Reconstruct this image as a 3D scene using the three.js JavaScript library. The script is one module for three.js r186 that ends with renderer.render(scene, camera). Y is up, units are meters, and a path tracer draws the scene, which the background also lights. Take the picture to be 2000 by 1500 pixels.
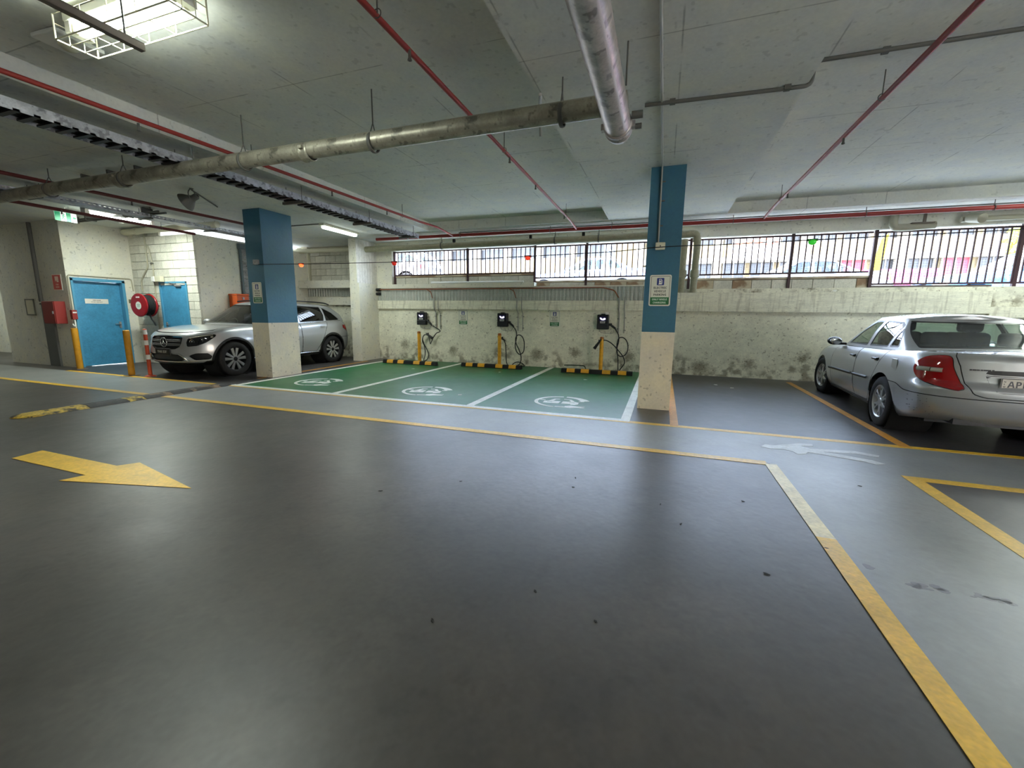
import * as THREE from 'three';
import { mergeGeometries } from 'three/addons/utils/BufferGeometryUtils.js';
import { RoundedBoxGeometry } from 'three/addons/geometries/RoundedBoxGeometry.js';
import { RectAreaLightUniformsLib } from 'three/addons/lights/RectAreaLightUniformsLib.js';

// ---------------------------------------------------------------- camera, sky, sun, exposure
const scene = new THREE.Scene();
const camera = new THREE.PerspectiveCamera(84.69, 2000 / 1500, 0.05, 400);
camera.rotation.order = 'YXZ';
camera.position.set(0, 1.38, 0);
camera.rotation.set(THREE.MathUtils.degToRad(-9.407), THREE.MathUtils.degToRad(19.432), THREE.MathUtils.degToRad(0.644));
scene.add(camera);
const renderer = new THREE.WebGLRenderer({ antialias: true });
renderer.toneMapping = THREE.LinearToneMapping;
renderer.toneMappingExposure = 1.5;
renderer.shadowMap.enabled = true;
RectAreaLightUniformsLib.init();
const SUN = new THREE.Vector3(-6, 13, 9);
// bright hazy sky, the same all round: paler at the horizon, bluer overhead
{
  const w = 64, h = 128, d = new Float32Array(w * h * 4);
  for (let y = 0; y < h; y++) { const k = Math.max(0, Math.sin(((y + 0.5) / h - 0.5) * Math.PI)) ** 0.6; for (let x = 0; x < w; x++) d.set([0.86 - 0.3 * k, 0.95 - 0.17 * k, 1.12 + 0.02 * k, 1], (y * w + x) * 4); }
  const t = new THREE.DataTexture(d, w, h, THREE.RGBAFormat, THREE.FloatType); t.mapping = THREE.EquirectangularReflectionMapping; t.magFilter = THREE.LinearFilter; t.needsUpdate = true;
  scene.background = t; scene.backgroundIntensity = 17;
}
const sun = new THREE.DirectionalLight(0xfff0d8, 24);
sun.name = 'sun';
sun.position.copy(SUN).multiplyScalar(3);
sun.castShadow = true;
Object.assign(sun.shadow.camera, { left: -50, right: 50, top: 50, bottom: -50, near: 1, far: 160 });
scene.add(sun);
const TUBE_GLOW = 26, TUBE_LIGHT = 130, TUBE_COLOR = 0xf4fff6;

// ---------------------------------------------------------------- helpers
let seed = 7;
const rnd = () => { seed = (seed + 0x6d2b79f5) | 0; let t = Math.imul(seed ^ (seed >>> 15), 1 | seed); t = (t + Math.imul(t ^ (t >>> 7), 61 | t)) ^ t; return ((t ^ (t >>> 14)) >>> 0) / 4294967296; };
const rr = (a, b) => a + (b - a) * rnd();
const clamp = (x, a = 0, b = 1) => Math.min(b, Math.max(a, x));
const lerp = (a, b, t) => a + (b - a) * t;
const smooth = (a, b, x) => { const t = clamp((x - a) / (b - a)); return t * t * (3 - 2 * t); };
const V = (x, y, z) => new THREE.Vector3(x, y, z);
const used = {};
const numbered = (n) => { const k = (used[n] = (used[n] ?? -1) + 1); return k ? n + '_' + String(k).padStart(3, '0') : n; };
function tag(o, label, category, group) { o.userData.label = label; o.userData.category = category; if (group) o.userData.group = group; return o; }
function thing(name, label, category, [x, y, z] = [0, 0, 0], turn = 0, group) {
  const o = new THREE.Group(); o.name = numbered(name); o.position.set(x, y, z); o.rotation.y = turn; scene.add(o);
  return tag(o, label, category, group);
}
function mesh(name, geo, mat, parent = scene, label) {
  if (Array.isArray(geo)) geo = geo.length > 1 ? join(geo) : geo[0];
  if (mat.userData.metres) planarUV(geo, mat.userData.metres);
  const o = new THREE.Mesh(geo, mat); o.name = parent === scene ? numbered(name) : name;
  o.castShadow = o.receiveShadow = true; parent.add(o);
  if (label) o.userData.label = label;
  return o;
}
function struct(name, geo, mat, label) { const o = mesh(name, geo, mat, scene); o.name = name; o.userData.kind = 'structure'; if (label) o.userData.label = label; return o; }
function structGroup(name, label) { const o = new THREE.Group(); o.name = numbered(name); o.userData.kind = 'structure'; if (label) o.userData.label = label; scene.add(o); return o; }
function join(list) {
  return mergeGeometries(list.map((g) => { const h = g.index ? g.toNonIndexed() : g.clone(); for (const k of Object.keys(h.attributes)) if (!['position', 'normal', 'uv'].includes(k)) h.deleteAttribute(k); if (!h.attributes.uv) h.setAttribute('uv', new THREE.BufferAttribute(new Float32Array(h.attributes.position.count * 2), 2)); return h; }));
}
function planarUV(g, size) {
  const p = g.attributes.position, n = g.attributes.normal, uv = new Float32Array(p.count * 2);
  for (let i = 0; i < p.count; i++) {
    const ax = Math.abs(n.getX(i)), ay = Math.abs(n.getY(i)), az = Math.abs(n.getZ(i)), x = p.getX(i), y = p.getY(i), z = p.getZ(i);
    const [u, v] = ay >= ax && ay >= az ? [x, z] : ax >= az ? [z, y] : [x, y];
    uv[i * 2] = u / size; uv[i * 2 + 1] = v / size;
  }
  g.setAttribute('uv', new THREE.BufferAttribute(uv, 2));
}
const box = (x0, x1, y0, y1, z0, z1) => new THREE.BoxGeometry(x1 - x0, y1 - y0, z1 - z0).translate((x0 + x1) / 2, (y0 + y1) / 2, (z0 + z1) / 2);
const bx = (w, h, d, x = 0, y = 0, z = 0) => new THREE.BoxGeometry(w, h, d).translate(x, y, z);
const rbx = (w, h, d, r, x = 0, y = 0, z = 0, seg = 2) => new RoundedBoxGeometry(w, h, d, seg, r).translate(x, y, z);
function rod(a, b, r, seg = 10, r2 = r) {
  const d = b.clone().sub(a), g = new THREE.CylinderGeometry(r2, r, d.length(), seg);
  g.applyQuaternion(new THREE.Quaternion().setFromUnitVectors(V(0, 1, 0), d.clone().normalize()));
  return g.translate((a.x + b.x) / 2, (a.y + b.y) / 2, (a.z + b.z) / 2);
}
function bend(pts, r, seg = 40, rad = 8, tension = 0.5) { return new THREE.TubeGeometry(new THREE.CatmullRomCurve3(pts.map((p) => (p.isVector3 ? p : V(...p))), false, 'catmullrom', tension), seg, r, rad); }
// straight runs with rounded elbows
function conduit(pts, r, rad = 8, corner = 0.08) {
  const P = pts.map((p) => V(...p)), path = new THREE.CurvePath(), cut = (a, b, k) => a.clone().add(b.clone().sub(a).setLength(Math.min(k, a.distanceTo(b) / 2)));
  let from = P[0];
  for (let i = 1; i < P.length - 1; i++) { const a = cut(P[i], P[i - 1], corner), b = cut(P[i], P[i + 1], corner); path.add(new THREE.LineCurve3(from, a)); path.add(new THREE.QuadraticBezierCurve3(a, P[i], b)); from = b; }
  path.add(new THREE.LineCurve3(from, P[P.length - 1]));
  const out = [];
  for (const c of path.curves) out.push(c.isLineCurve3 ? rod(c.v1, c.v2, r, rad) : new THREE.TubeGeometry(c, 8, r, rad));
  return join(out);
}
const lathe = (pts, seg = 32) => new THREE.LatheGeometry(pts.map(([r, y]) => new THREE.Vector2(r, y)), seg);
function poly(pts, holes = []) { const s = new THREE.Shape(pts.map(([x, y]) => new THREE.Vector2(x, y))); for (const h of holes) s.holes.push(new THREE.Path(h.map(([x, y]) => new THREE.Vector2(x, y)))); return s; }
const extrude = (shape, depth, bevel = 0) => new THREE.ExtrudeGeometry(shape, { depth, bevelEnabled: bevel > 0, bevelSize: bevel, bevelThickness: bevel, bevelSegments: 2, curveSegments: 24 });
// a flat shape given in floor coordinates (x, z), lying on the floor with a little thickness
const onFloor = (pts, y = 0, t = 0.002, holes = []) => extrude(poly(pts.map(([x, z]) => [x, -z]), holes.map((h) => h.map(([x, z]) => [x, -z]))), t).rotateX(-Math.PI / 2).translate(0, y, 0);

// ---------------------------------------------------------------- textures
const hash = (x, y, s) => { let h = (Math.imul(x, 374761393) + Math.imul(y, 668265263) + Math.imul(s, 2147483647 ^ 0x5bd1e995)) | 0; h = Math.imul(h ^ (h >>> 13), 1274126177); return ((h ^ (h >>> 16)) >>> 0) / 4294967296; };
function vnoise(x, y, per, s) {
  const ix = Math.floor(x), iy = Math.floor(y), fx = x - ix, fy = y - iy, u = fx * fx * (3 - 2 * fx), v = fy * fy * (3 - 2 * fy), w = (k) => ((k % per) + per) % per;
  const a = hash(w(ix), w(iy), s), b = hash(w(ix + 1), w(iy), s), c = hash(w(ix), w(iy + 1), s), d = hash(w(ix + 1), w(iy + 1), s);
  return a + (b - a) * u + (c - a) * v + (a - b - c + d) * u * v;
}
function fbm(u, v, per, oct, s, su = 1) { let r = 0, a = 0.5, n = 0; for (let i = 0; i < oct; i++) { r += a * vnoise(u * per * su, v * per, per * (su > 1 ? su : 1), s + i); n += a; a *= 0.55; per *= 2; } return r / n; }
function makeTex(w, h, fn, srgb = true) {
  const d = new Uint8Array(w * h * 4);
  for (let y = 0; y < h; y++) for (let x = 0; x < w; x++) { const c = fn((x + 0.5) / w, (y + 0.5) / h, x, y), i = (y * w + x) * 4; if (c.length) { d[i] = clamp(c[0], 0, 255); d[i + 1] = clamp(c[1], 0, 255); d[i + 2] = clamp(c[2], 0, 255); } else d[i] = d[i + 1] = d[i + 2] = clamp(c, 0, 255); d[i + 3] = 255; }
  const t = new THREE.DataTexture(d, w, h); t.wrapS = t.wrapT = THREE.RepeatWrapping; t.magFilter = THREE.LinearFilter; t.minFilter = THREE.LinearMipmapLinearFilter; t.generateMipmaps = true; t.needsUpdate = true;
  if (srgb) t.colorSpace = THREE.SRGBColorSpace;
  return t;
}
function canvasTex(w, h, draw) { const c = document.createElement('canvas'); c.width = w; c.height = h; const g = c.getContext('2d'); draw(g, w, h); const t = new THREE.CanvasTexture(c); t.colorSpace = THREE.SRGBColorSpace; return t; }
const S = (o) => new THREE.MeshStandardMaterial(o), PH = (o) => new THREE.MeshPhysicalMaterial(o);
const metres = (m, size) => { m.userData.metres = size; return m; };

// floor coating: dark grey epoxy with worn, scuffed and stained patches
const grain = makeTex(512, 512, (u, v) => 255 * (0.6 * fbm(u, v, 96, 2, 3) + 0.4 * fbm(u, v, 24, 3, 9)), false);
const scuffRough = makeTex(512, 512, (u, v) => { const a = fbm(u, v, 5, 5, 31), b = fbm(u, v, 40, 2, 77); return 255 * clamp(0.4 + 0.1 * (a - 0.5) + 0.04 * (b - 0.5)); }, false);
function coating(r, g, b, wear, s, opts = {}) {
  const t = makeTex(1024, 1024, (u, v) => {
    const big = fbm(u, v, 4, 6, s), mid = fbm(u, v, 14, 4, s + 20), fine = fbm(u, v, 150, 2, s + 40);
    let k = 1 + wear * (1.3 * (big - 0.5) + 0.5 * (mid - 0.5) + 0.45 * (fine - 0.5));
    const scr = smooth(0.5, 1.0, fbm(u, v, 9, 6, s + 60) + 0.12 * (fine - 0.5)) * wear * 0.5;
    const spot = smooth(0.55, 1.0, fbm(u, v, 34, 4, s + 80)) * wear * 0.5;
    k += scr - spot;
    const warm = (mid - 0.5) * 10 * wear;
    return [r * k + warm, g * k, b * k - warm];
  });
  return metres(S({ map: t, roughnessMap: scuffRough, roughness: opts.rough ?? 1, bumpMap: grain, bumpScale: opts.bump ?? 0.0012 }), 3.6);
}
const mFloor = coating(74, 70, 65, 0.26, 100);
const mWalk = coating(138, 140, 137, 0.1, 200);
const mBay = coating(66, 63, 63, 0.22, 300);
const mGreen = coating(12, 100, 52, 0.18, 400);
const paintTex = (r, g, b, s) => makeTex(512, 512, (u, v) => { const a = fbm(u, v, 10, 5, s), f = fbm(u, v, 90, 2, s + 9); const k = 1 + 0.22 * (a - 0.5) + 0.14 * (f - 0.5) - 0.12 * smooth(0.62, 0.82, a); return [r * k, g * k, b * k]; });
const linePaint = (r, g, b, s) => metres(S({ map: paintTex(r, g, b, s), roughness: 0.42, bumpMap: grain, bumpScale: 0.001 }), 1.5);
const mYellowLine = linePaint(224, 178, 52, 500), mPaleLine = linePaint(226, 208, 150, 510), mWhiteLine = linePaint(226, 228, 218, 520), mOrangeLine = linePaint(206, 142, 40, 530), mFaded = linePaint(188, 190, 184, 540);

// painted concrete
function concrete(r, g, b, s, o = {}) {
  const t = makeTex(1024, 1024, (u, v) => {
    const big = fbm(u, v, 3, 6, s), mid = fbm(u, v, 18, 4, s + 20), fine = fbm(u, v, 160, 2, s + 40);
    let k = 1 + (o.a ?? 0.25) * (0.9 * (big - 0.5) + 0.5 * (mid - 0.5) + 0.5 * (fine - 0.5));
    if (o.pits) k -= o.pits * smooth(0.76, 0.8, fbm(u, v, 70, 2, s + 60));
    if (o.joint) { // formwork joints: thin dirty lines every 1.2 m, broken up
      for (const [p, q, kk] of [[u, v, 1], [v, u, 2]]) { const c = p * 3, d = Math.abs(c - Math.round(c)) * 1.2, id = Math.round(c) % 3, on = smooth(0.42, 0.6, fbm(p * 0.01 + id * 0.37, q, 8, 3, s + 90 + kk)); k -= 0.2 * on * smooth(0.009, 0.003, d + 0.004 * (mid - 0.5)); }
    }
    const y = (mid - 0.5) * 12;
    return [r * k + y * 0.5, g * k + y * 0.2, b * k - y];
  });
  return metres(S({ map: t, roughness: o.rough ?? 0.85, bumpMap: grain, bumpScale: 0.002 }), o.size ?? 3.6);
}
const mCeil = concrete(206, 207, 200, 600, { joint: true, a: 0.1, pits: 0.07 });
const mWall = concrete(214, 212, 197, 700, { a: 0.1, pits: 0.12 });
const mBlueWall = concrete(50, 100, 122, 900, { a: 0.12, rough: 0.5 });
const mPillarCream = concrete(212, 204, 182, 1000, { a: 0.12, pits: 0.15 });
// the back wall: paint with run-off streaks on the ledge and dirt splashed up from the floor, laid out over its real length
const WX0 = -11.5, WX1 = 9.5;
const backTex = (s, ledge) => makeTex(2048, 256, (u, v) => {
  const X = lerp(WX0, WX1, u), n = fbm(u * 8, v, 8, 5, s, 1), n2 = fbm(X * 0.2, v * 0.4, 64, 3, s + 4), fine = fbm(X, v * 2, 48, 2, s + 8);
  let k = 1 + 0.12 * (n - 0.5) + 0.1 * (n2 - 0.5) + 0.1 * (fine - 0.5), dirt = 0;
  if (ledge) { const st = fbm(X * 0.23, v * 0.01, 128, 3, s + 30); dirt = smooth(0.45, 0.85, st) * 0.13 * (0.5 + fine) + smooth(0.78, 0.88, fbm(X * 0.3, v * 0.6, 96, 2, s + 50)) * 0.3; }
  else {
    const h = v * 1.55, splash = fbm(X * 0.12, v * 0.186, 64, 5, s + 70), reach = 0.1 + 0.75 * Math.pow(fbm(X * 0.06, 0.5, 32, 3, s + 90), 2.2);
    dirt = smooth(reach + 0.15, reach - 0.15, h) * smooth(0.38, 0.72, splash) * 0.34;
    for (const [sx, sy, sr] of [[-3.1, 0.33, 0.16], [-2.1, 0.42, 0.15], [-5.6, 0.35, 0.13], [1.9, 0.33, 0.13], [0.9, 0.2, 0.18], [-7.2, 0.45, 0.15], [-0.75, 0.38, 0.12], [2.9, 0.5, 0.1]]) { const d = Math.hypot(X - sx, (h - sy) * 1.1); dirt += smooth(sr * 1.5, 0.02, d + 0.16 * (splash - 0.5) + 0.1 * (fine - 0.5)) * 0.34; }
    dirt += smooth(0.78, 0.83, fbm(X * 0.31, v * 0.48, 96, 2, s + 50)) * 0.25;
  }
  k *= 1 - clamp(dirt, 0, 0.72);
  return [222 * k + 12 * dirt, 220 * k, 200 * k - 16 * dirt];
});
const wallTex0 = backTex(1100, false), wallTex1 = backTex(1200, true);
const mBack = S({ map: wallTex0, roughness: 0.8, bumpMap: grain, bumpScale: 0.001 }), mLedge = S({ map: wallTex1, roughness: 0.85 });
function wallUV(g, y0, y1) { const p = g.attributes.position, uv = g.attributes.uv; for (let i = 0; i < p.count; i++) uv.setXY(i, (p.getX(i) - WX0) / (WX1 - WX0), (p.getY(i) - y0) / (y1 - y0)); return g; }
const mBlock = [0, 1, 2].map((i) => metres(S({ map: makeTex(256, 256, (u, v) => { const a = fbm(u, v, 6, 5, 1300 + i), f = fbm(u, v, 60, 2, 1310 + i); const k = 1 + 0.16 * (a - 0.5) + 0.16 * (f - 0.5) - i * 0.035; return [212 * k, 210 * k, 195 * k]; }), roughness: 0.85, bumpMap: grain, bumpScale: 0.002 }), 0.9));
const mBlockStain = metres(S({ map: makeTex(512, 512, (u, v) => { const a = fbm(u, v, 5, 5, 1400), st = smooth(0.42, 0.62, fbm(u, v, 4, 4, 1420)); return [lerp(196, 150, st) * (0.85 + 0.3 * a), lerp(184, 124, st) * (0.85 + 0.3 * a), lerp(158, 98, st) * (0.85 + 0.3 * a)]; }), roughness: 0.9 }), 1.7);
const mMortar = S({ color: 0xa6a28e, roughness: 0.95 });
const galv = (r, g, b, s, rough) => metres(S({ map: makeTex(512, 512, (u, v) => { const a = fbm(u, v, 8, 5, s), f = fbm(u, v, 60, 2, s + 5); const k = 0.8 + 0.4 * a + 0.12 * (f - 0.5) - 0.25 * smooth(0.6, 0.75, fbm(u, v, 14, 3, s + 7)); return [r * k, g * k, b * k]; }), roughness: rough, metalness: 0.45 }), 0.8);
const mPipe = galv(156, 152, 136, 1500, 0.42), mPipeB = galv(176, 168, 164, 1510, 0.38), mTray = galv(170, 172, 178, 1520, 0.5), mSteel = galv(150, 150, 150, 1530, 0.45);
const mRust = S({ color: 0x70665c, roughness: 0.7, metalness: 0.3 });
const mRed = S({ color: 0x8c2a24, roughness: 0.55 }), mRedDark = S({ color: 0x5a1c1a, roughness: 0.6 });
const mBlack = S({ color: 0x121214, roughness: 0.5 }), mRubber = S({ color: 0x141415, roughness: 0.85 }), mCable = S({ color: 0x0c0c0e, roughness: 0.5 });
const mPVC = S({ color: 0xa39f8a, roughness: 0.55 }), mGreyPipe = metres(S({ map: paintTex(150, 148, 124, 1600), roughness: 0.6 }), 1.2), mConduit = S({ color: 0x9b9a92, roughness: 0.5 }), mConduitDark = S({ color: 0x55544e, roughness: 0.6 });
const mWhite = S({ color: 0xe6e6e0, roughness: 0.5 }), mCream = S({ color: 0xcfcbb2, roughness: 0.6 });
const mDoor = metres(S({ map: paintTex(66, 138, 176, 1610), roughness: 0.38 }), 2), mDoorFrame = S({ color: 0x4f93b4, roughness: 0.4 });
const mFence = S({ color: 0x3a2024, roughness: 0.6 });
const mBollard = metres(S({ map: paintTex(222, 160, 22, 1620), roughness: 0.45 }), 0.7), mBollardOld = metres(S({ map: paintTex(196, 140, 26, 1630), roughness: 0.6 }), 0.5);
const mHose = S({ color: 0x8e1218, roughness: 0.35 }), mOrange = S({ color: 0xc2531c, roughness: 0.45 });
const mTube = S({ color: 0xffffff, emissive: TUBE_COLOR, emissiveIntensity: TUBE_GLOW });
const mDiff = PH({ color: 0xffffff, emissive: TUBE_COLOR, emissiveIntensity: 4, roughness: 0.4 });
const mConcreteDark = concrete(120, 117, 110, 1700, { a: 0.3 });

// ---------------------------------------------------------------- the setting: floor and its paint
const floor = struct('floor', box(-22, 9.6, -0.25, 0, -10.9, 6), mFloor, 'dark grey coated car park floor');
const paint = (name, geo, mat, label) => mesh(name, geo, mat, floor, label);
const W1 = -5.585, W2 = -4.45;           // the two long lines of the walkway
const rect = (x0, x1, z0, z1) => [[x0, z0], [x1, z0], [x1, z1], [x0, z1]];
paint('walkway_coating', [onFloor(rect(-17, 9.6, W1, W2)), onFloor([[1.05, W2], [9.6, W2], [9.6, 6], [1.05, 6]])], mWalk, 'pale grey walkway coating');
paint('bay_coating', onFloor(rect(0.25, 9.6, -10.77, W1)), mBay, 'dark bay surface under the silver sedan');
paint('bay_coating', onFloor(rect(-13.1, -7.6, -10.77, W1)), mBay, 'dark bay surface under the parked four wheel drive');
paint('bay_coating', onFloor([[2.2, -4.42], [9.6, -4.3], [9.6, 1], [2.2, 1]], 0.001), mBay, 'dark bay with a yellow outline at the right');
paint('bay_coating', onFloor(rect(-7.49, -0.38, -10.77, W1), 0.001), mGreen, 'green charging bay surface');
paint('painted_line', onFloor(rect(-12.7, -7.6, W1 - 0.05, W1 + 0.05), 0.002), mYellowLine, 'yellow line on the far edge of the walkway');
paint('painted_line', onFloor(rect(-7.6, -0.34, W1 - 0.12, W1 + 0.0), 0.003), mWhiteLine, 'white line across the front of the green bays');
paint('painted_line', onFloor(rect(-7.6, -0.34, W1, W1 + 0.05), 0.003), mYellowLine, 'thin yellow line beside the white line');
paint('painted_line', onFloor(rect(-0.34, 9.6, W1 - 0.05, W1 + 0.05), 0.002), mYellowLine, 'yellow line before the silver sedan');
paint('painted_line', onFloor(rect(-17, 1.02, W2 - 0.055, W2 + 0.055), 0.002), mYellowLine, 'yellow line on the near edge of the walkway');
for (const [x, far] of [[-7.5, -10.1], [-5.245, -10.77], [-2.685, -10.77], [-0.39, -10.6]]) paint('painted_line', onFloor(rect(x - 0.06, x + 0.06, far, W1), 0.004), mWhiteLine, 'white line dividing the green bays');
paint('painted_line', onFloor(rect(0.17, 0.27, -10.5, W1), 0.003), mOrangeLine, 'orange line beside the right pillar');
paint('painted_line', onFloor([[2.52, W1], [2.63, W1], [2.67, -10.4], [2.57, -10.4]], 0.003), mOrangeLine, 'orange line left of the silver sedan');
paint('painted_line', onFloor([[-7.9, -6.4], [-7.82, -6.4], [-7.9, -10.0], [-7.98, -10.0]], 0.003), mOrangeLine, 'thin orange line beside the parked four wheel drive');
paint('painted_line', onFloor([[1.0, W2 + 0.02], [1.1, W2 + 0.02], [1.115, -3.0], [1.007, -3.0]], 0.003), mPaleLine, 'pale worn end of the long line');
paint('painted_line', onFloor([[1.007, -3.0], [1.115, -3.0], [1.115, 5], [1.0, 5]], 0.003), mYellowLine, 'yellow long line towards the viewer');
paint('painted_line', onFloor([[2.08, -4.52], [9.6, -4.42], [9.6, -4.31], [2.2, -4.41], [2.2, 1], [2.08, 1]], 0.003), mYellowLine, 'yellow outline of the bay at the right');
paint('painted_arrow', onFloor([[-5.69, -2.22], [-4.52, -2.215], [-4.43, -2.34], [-3.41, -2.115], [-4.55, -1.84], [-4.5, -1.985], [-5.64, -1.99]], 0.002), mYellowLine, 'yellow direction arrow');
// charging-bay symbols: a ring of cable, a car front and a plug
function evSymbol(cx, cz, turn, r) {
  const parts = [], arc = (a0, a1, ri, ro) => { const p = []; for (let i = 0; i <= 20; i++) { const a = lerp(a0, a1, i / 20), o = lerp(ro[0], ro[1], i / 20); p.push([Math.cos(a) * o, Math.sin(a) * o]); } for (let i = 20; i >= 0; i--) { const a = lerp(a0, a1, i / 20), o = lerp(ri[0], ri[1], i / 20); p.push([Math.cos(a) * o, Math.sin(a) * o]); } return p; };
  const flat = (pts, holes = []) => parts.push(onFloor(pts, 0.0035, 0.0015, holes));
  flat(arc(-1.45, -0.28, [0.8, 0.72], [0.98, 1.06]));
  flat(arc(-1.58, -3.2, [0.82, 0.84], [0.97, 0.98]));
  flat(arc(-3.2, -4.55, [0.84, 0.88], [0.98, 0.98]));
  flat([[-0.12, 0.83], [0.22, 0.83], [0.22, 0.74], [0.42, 0.62], [0.62, 0.7], [0.9, 0.66], [0.9, 0.72], [0.66, 0.78], [0.9, 0.84], [0.9, 0.9], [0.6, 0.9], [0.42, 1.0], [0.22, 0.94], [-0.12, 0.95]]);
  // car seen from the front
  flat([[-0.62, 0.02], [-0.46, -0.06], [-0.3, -0.45], [-0.08, -0.48], [-0.1, -0.38], [-0.22, -0.35], [-0.3, -0.06], [-0.02, -0.06], [-0.06, 0.34], [-0.62, 0.34]], [[[-0.5, 0.08], [-0.3, 0.12], [-0.3, 0.18], [-0.5, 0.17]]]);
  flat([[0.06, -0.48], [0.34, -0.42], [0.5, -0.06], [0.64, 0.04], [0.64, 0.34], [0.52, 0.46], [0.38, 0.46], [0.38, 0.34], [0.04, 0.34], [0.06, -0.06], [0.36, -0.06], [0.26, -0.34], [0.06, -0.38]], [[[0.3, 0.12], [0.5, 0.08], [0.5, 0.16], [0.3, 0.18]]]);
  flat([[0.62, -0.2], [0.82, -0.24], [0.82, -0.14], [0.62, -0.1]]); flat([[-0.8, -0.24], [-0.6, -0.2], [-0.6, -0.1], [-0.8, -0.14]]);
  const g = join(parts); g.scale(r, 1, r); g.rotateY(turn); g.translate(cx, 0, cz);
  paint('charging_symbol', g, mWhiteLine, 'white car in a cable ring');
}
evSymbol(-6.42, -6.55, 0.28, 0.44); evSymbol(-3.93, -6.52, 0.24, 0.44); evSymbol(-1.46, -6.52, 0.1, 0.44);
paint('pedestrian_symbol', [onFloor([[1.08, -5.02], [1.14, -5.12], [1.24, -5.12], [1.3, -5.17], [1.5, -5.3], [1.64, -5.33], [1.62, -5.24], [1.5, -5.2], [1.56, -5.13], [1.98, -5.2], [2.16, -5.12], [2.12, -5.04], [1.95, -5.1], [1.66, -5.05], [2.02, -4.92], [2.1, -4.83], [2.0, -4.78], [1.93, -4.84], [1.5, -4.98], [1.46, -4.9], [1.38, -4.86], [1.36, -4.95], [1.28, -5.0], [1.16, -4.97]], 0.003)], mFaded, 'faded white walking figure');
const mStain = S({ color: 0x77777a, roughness: 0.4 });
for (const [x, z, n] of [[1.36, -2.6, 9], [1.46, -2.61, 5], [1.6, -2.61, 6], [1.68, -2.6, 8], [1.16, -2.72, 4]]) {
  const g = []; for (let i = 0; i < n; i++) { const a = rr(0.012, 0.026), px = x + rr(-0.045, 0.045), pz = z + rr(-0.02, 0.02), p = []; for (let k = 0; k < 8; k++) { const t = (k / 8) * 6.283; p.push([px + Math.cos(t) * a * rr(0.7, 1.3), pz + Math.sin(t) * a * rr(0.4, 0.8)]); } g.push(onFloor(p, 0.002, 0.0006)); }
  paint('tyre_stain', g, mStain, 'grey tread stain on the pale coating');
}
// ---------------------------------------------------------------- ceiling: slab, band beams, coffers
const SOF = 3.4, SLAB = 3.6;
const ceiling = structGroup('ceiling', 'painted concrete ceiling with sunken bays');
mesh('slab', box(-22.3, 9.9, SLAB, 4.1, -11.3, 6.3), mCeil, ceiling);
const band = (x0, x1, z0 = -11.3, z1 = 6.3) => mesh('band_beam', box(x0, x1, SOF, SLAB + 0.01, z0, z1), mCeil, ceiling);
band(-1.24, 1.06); band(-22.3, -5.62); band(8.4, 9.9);
mesh('edge_beam', box(-5.62, -1.24, SOF, SLAB + 0.01, -11.3, -9.62), mCeil, ceiling); mesh('edge_beam', box(1.06, 8.4, SOF, SLAB + 0.01, -11.3, -9.7), mCeil, ceiling);
mesh('edge_beam', box(-9.0, 9.9, 3.15, SOF + 0.01, -11.3, -10.84), mWall, ceiling, 'downstand beam over the barred opening');
// ---------------------------------------------------------------- walls
const mk = (name, g, mat, label) => struct(name, g, mat, label);
mk('wall_back', wallUV(box(WX0, WX1, 0, 2.0, -11.1, -10.77), 0, 1.55), mBack, 'stained cream wall behind the charging bays');
mk('trim_1', wallUV(box(-8.05, 0.1, 1.5, 1.735, -10.8, -10.7), 1.5, 1.74), mLedge, 'concrete ledge below the corrugated strip');
mk('trim_2', wallUV(box(0.1, 5.83, 1.49, 1.91, -10.95, -10.68), 1.49, 1.91), mLedge, 'deep stained concrete ledge right of the pillar');
mk('trim_3', wallUV(box(5.83, 9.5, 1.42, 1.62, -10.95, -10.68), 1.3, 1.7), mLedge, 'lower concrete ledge at the far right');
mk('trim_4', box(-8.05, -3.2, 2.085, 2.2, -11.2, -10.72), mWall, 'cream capping above the corrugated strip');
mk('trim_5', box(-3.2, 0.1, 2.075, 2.105, -11.2, -10.72), mWall, 'thin capping above the corrugated strip');
mk('wall_rear', box(-22.3, 9.9, 0, 3.6, 6, 6.3), mWall); mk('wall_right', box(9.5, 9.8, 0, 3.6, -10.9, -0.6), mWall); mk('wall_right_near', box(9.5, 9.8, 0, 3.6, 5.6, 6.3), mWall); mk('wall_right_lintel', box(9.5, 9.8, 3.0, 3.6, -0.6, 5.6), mWall); mk('wall_left', box(-22.3, -22, 0, 3.6, -11.3, 6.3), mWall);
function corrugated(name, x0, x1, y0, y1, z, mat, label) {
  const pts = []; const pitch = 0.098; for (let x = x0; x < x1; x += pitch) pts.push([x, 0], [x + pitch * 0.18, 0.02], [x + pitch * 0.5, 0.02], [x + pitch * 0.68, 0]);
  pts.push([x1, 0]); for (let i = pts.length - 1; i >= 0; i--) pts.push([pts[i][0], pts[i][1] - 0.002]);
  const n = pts.length / 2; const s = poly([...pts.slice(0, n), ...pts.slice(n, n * 2)]);
  const g = extrude(s, y1 - y0); g.rotateX(-Math.PI / 2); g.scale(1, 1, -1); const ix = g.index; // keep outward faces after the flip
  if (!ix) { const p = g.attributes.position.array, m = g.attributes.normal.array; for (let i = 0; i < p.length; i += 9) for (let k = 0; k < 3; k++) { [p[i + 3 + k], p[i + 6 + k]] = [p[i + 6 + k], p[i + 3 + k]]; [m[i + 3 + k], m[i + 6 + k]] = [m[i + 6 + k], m[i + 3 + k]]; } }
  return mk(name, g.translate(0, y0, z), mat, label);
}
const mSheet = metres(S({ map: paintTex(176, 180, 172, 1640), roughness: 0.5, metalness: 0.25 }), 1.1);
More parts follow.
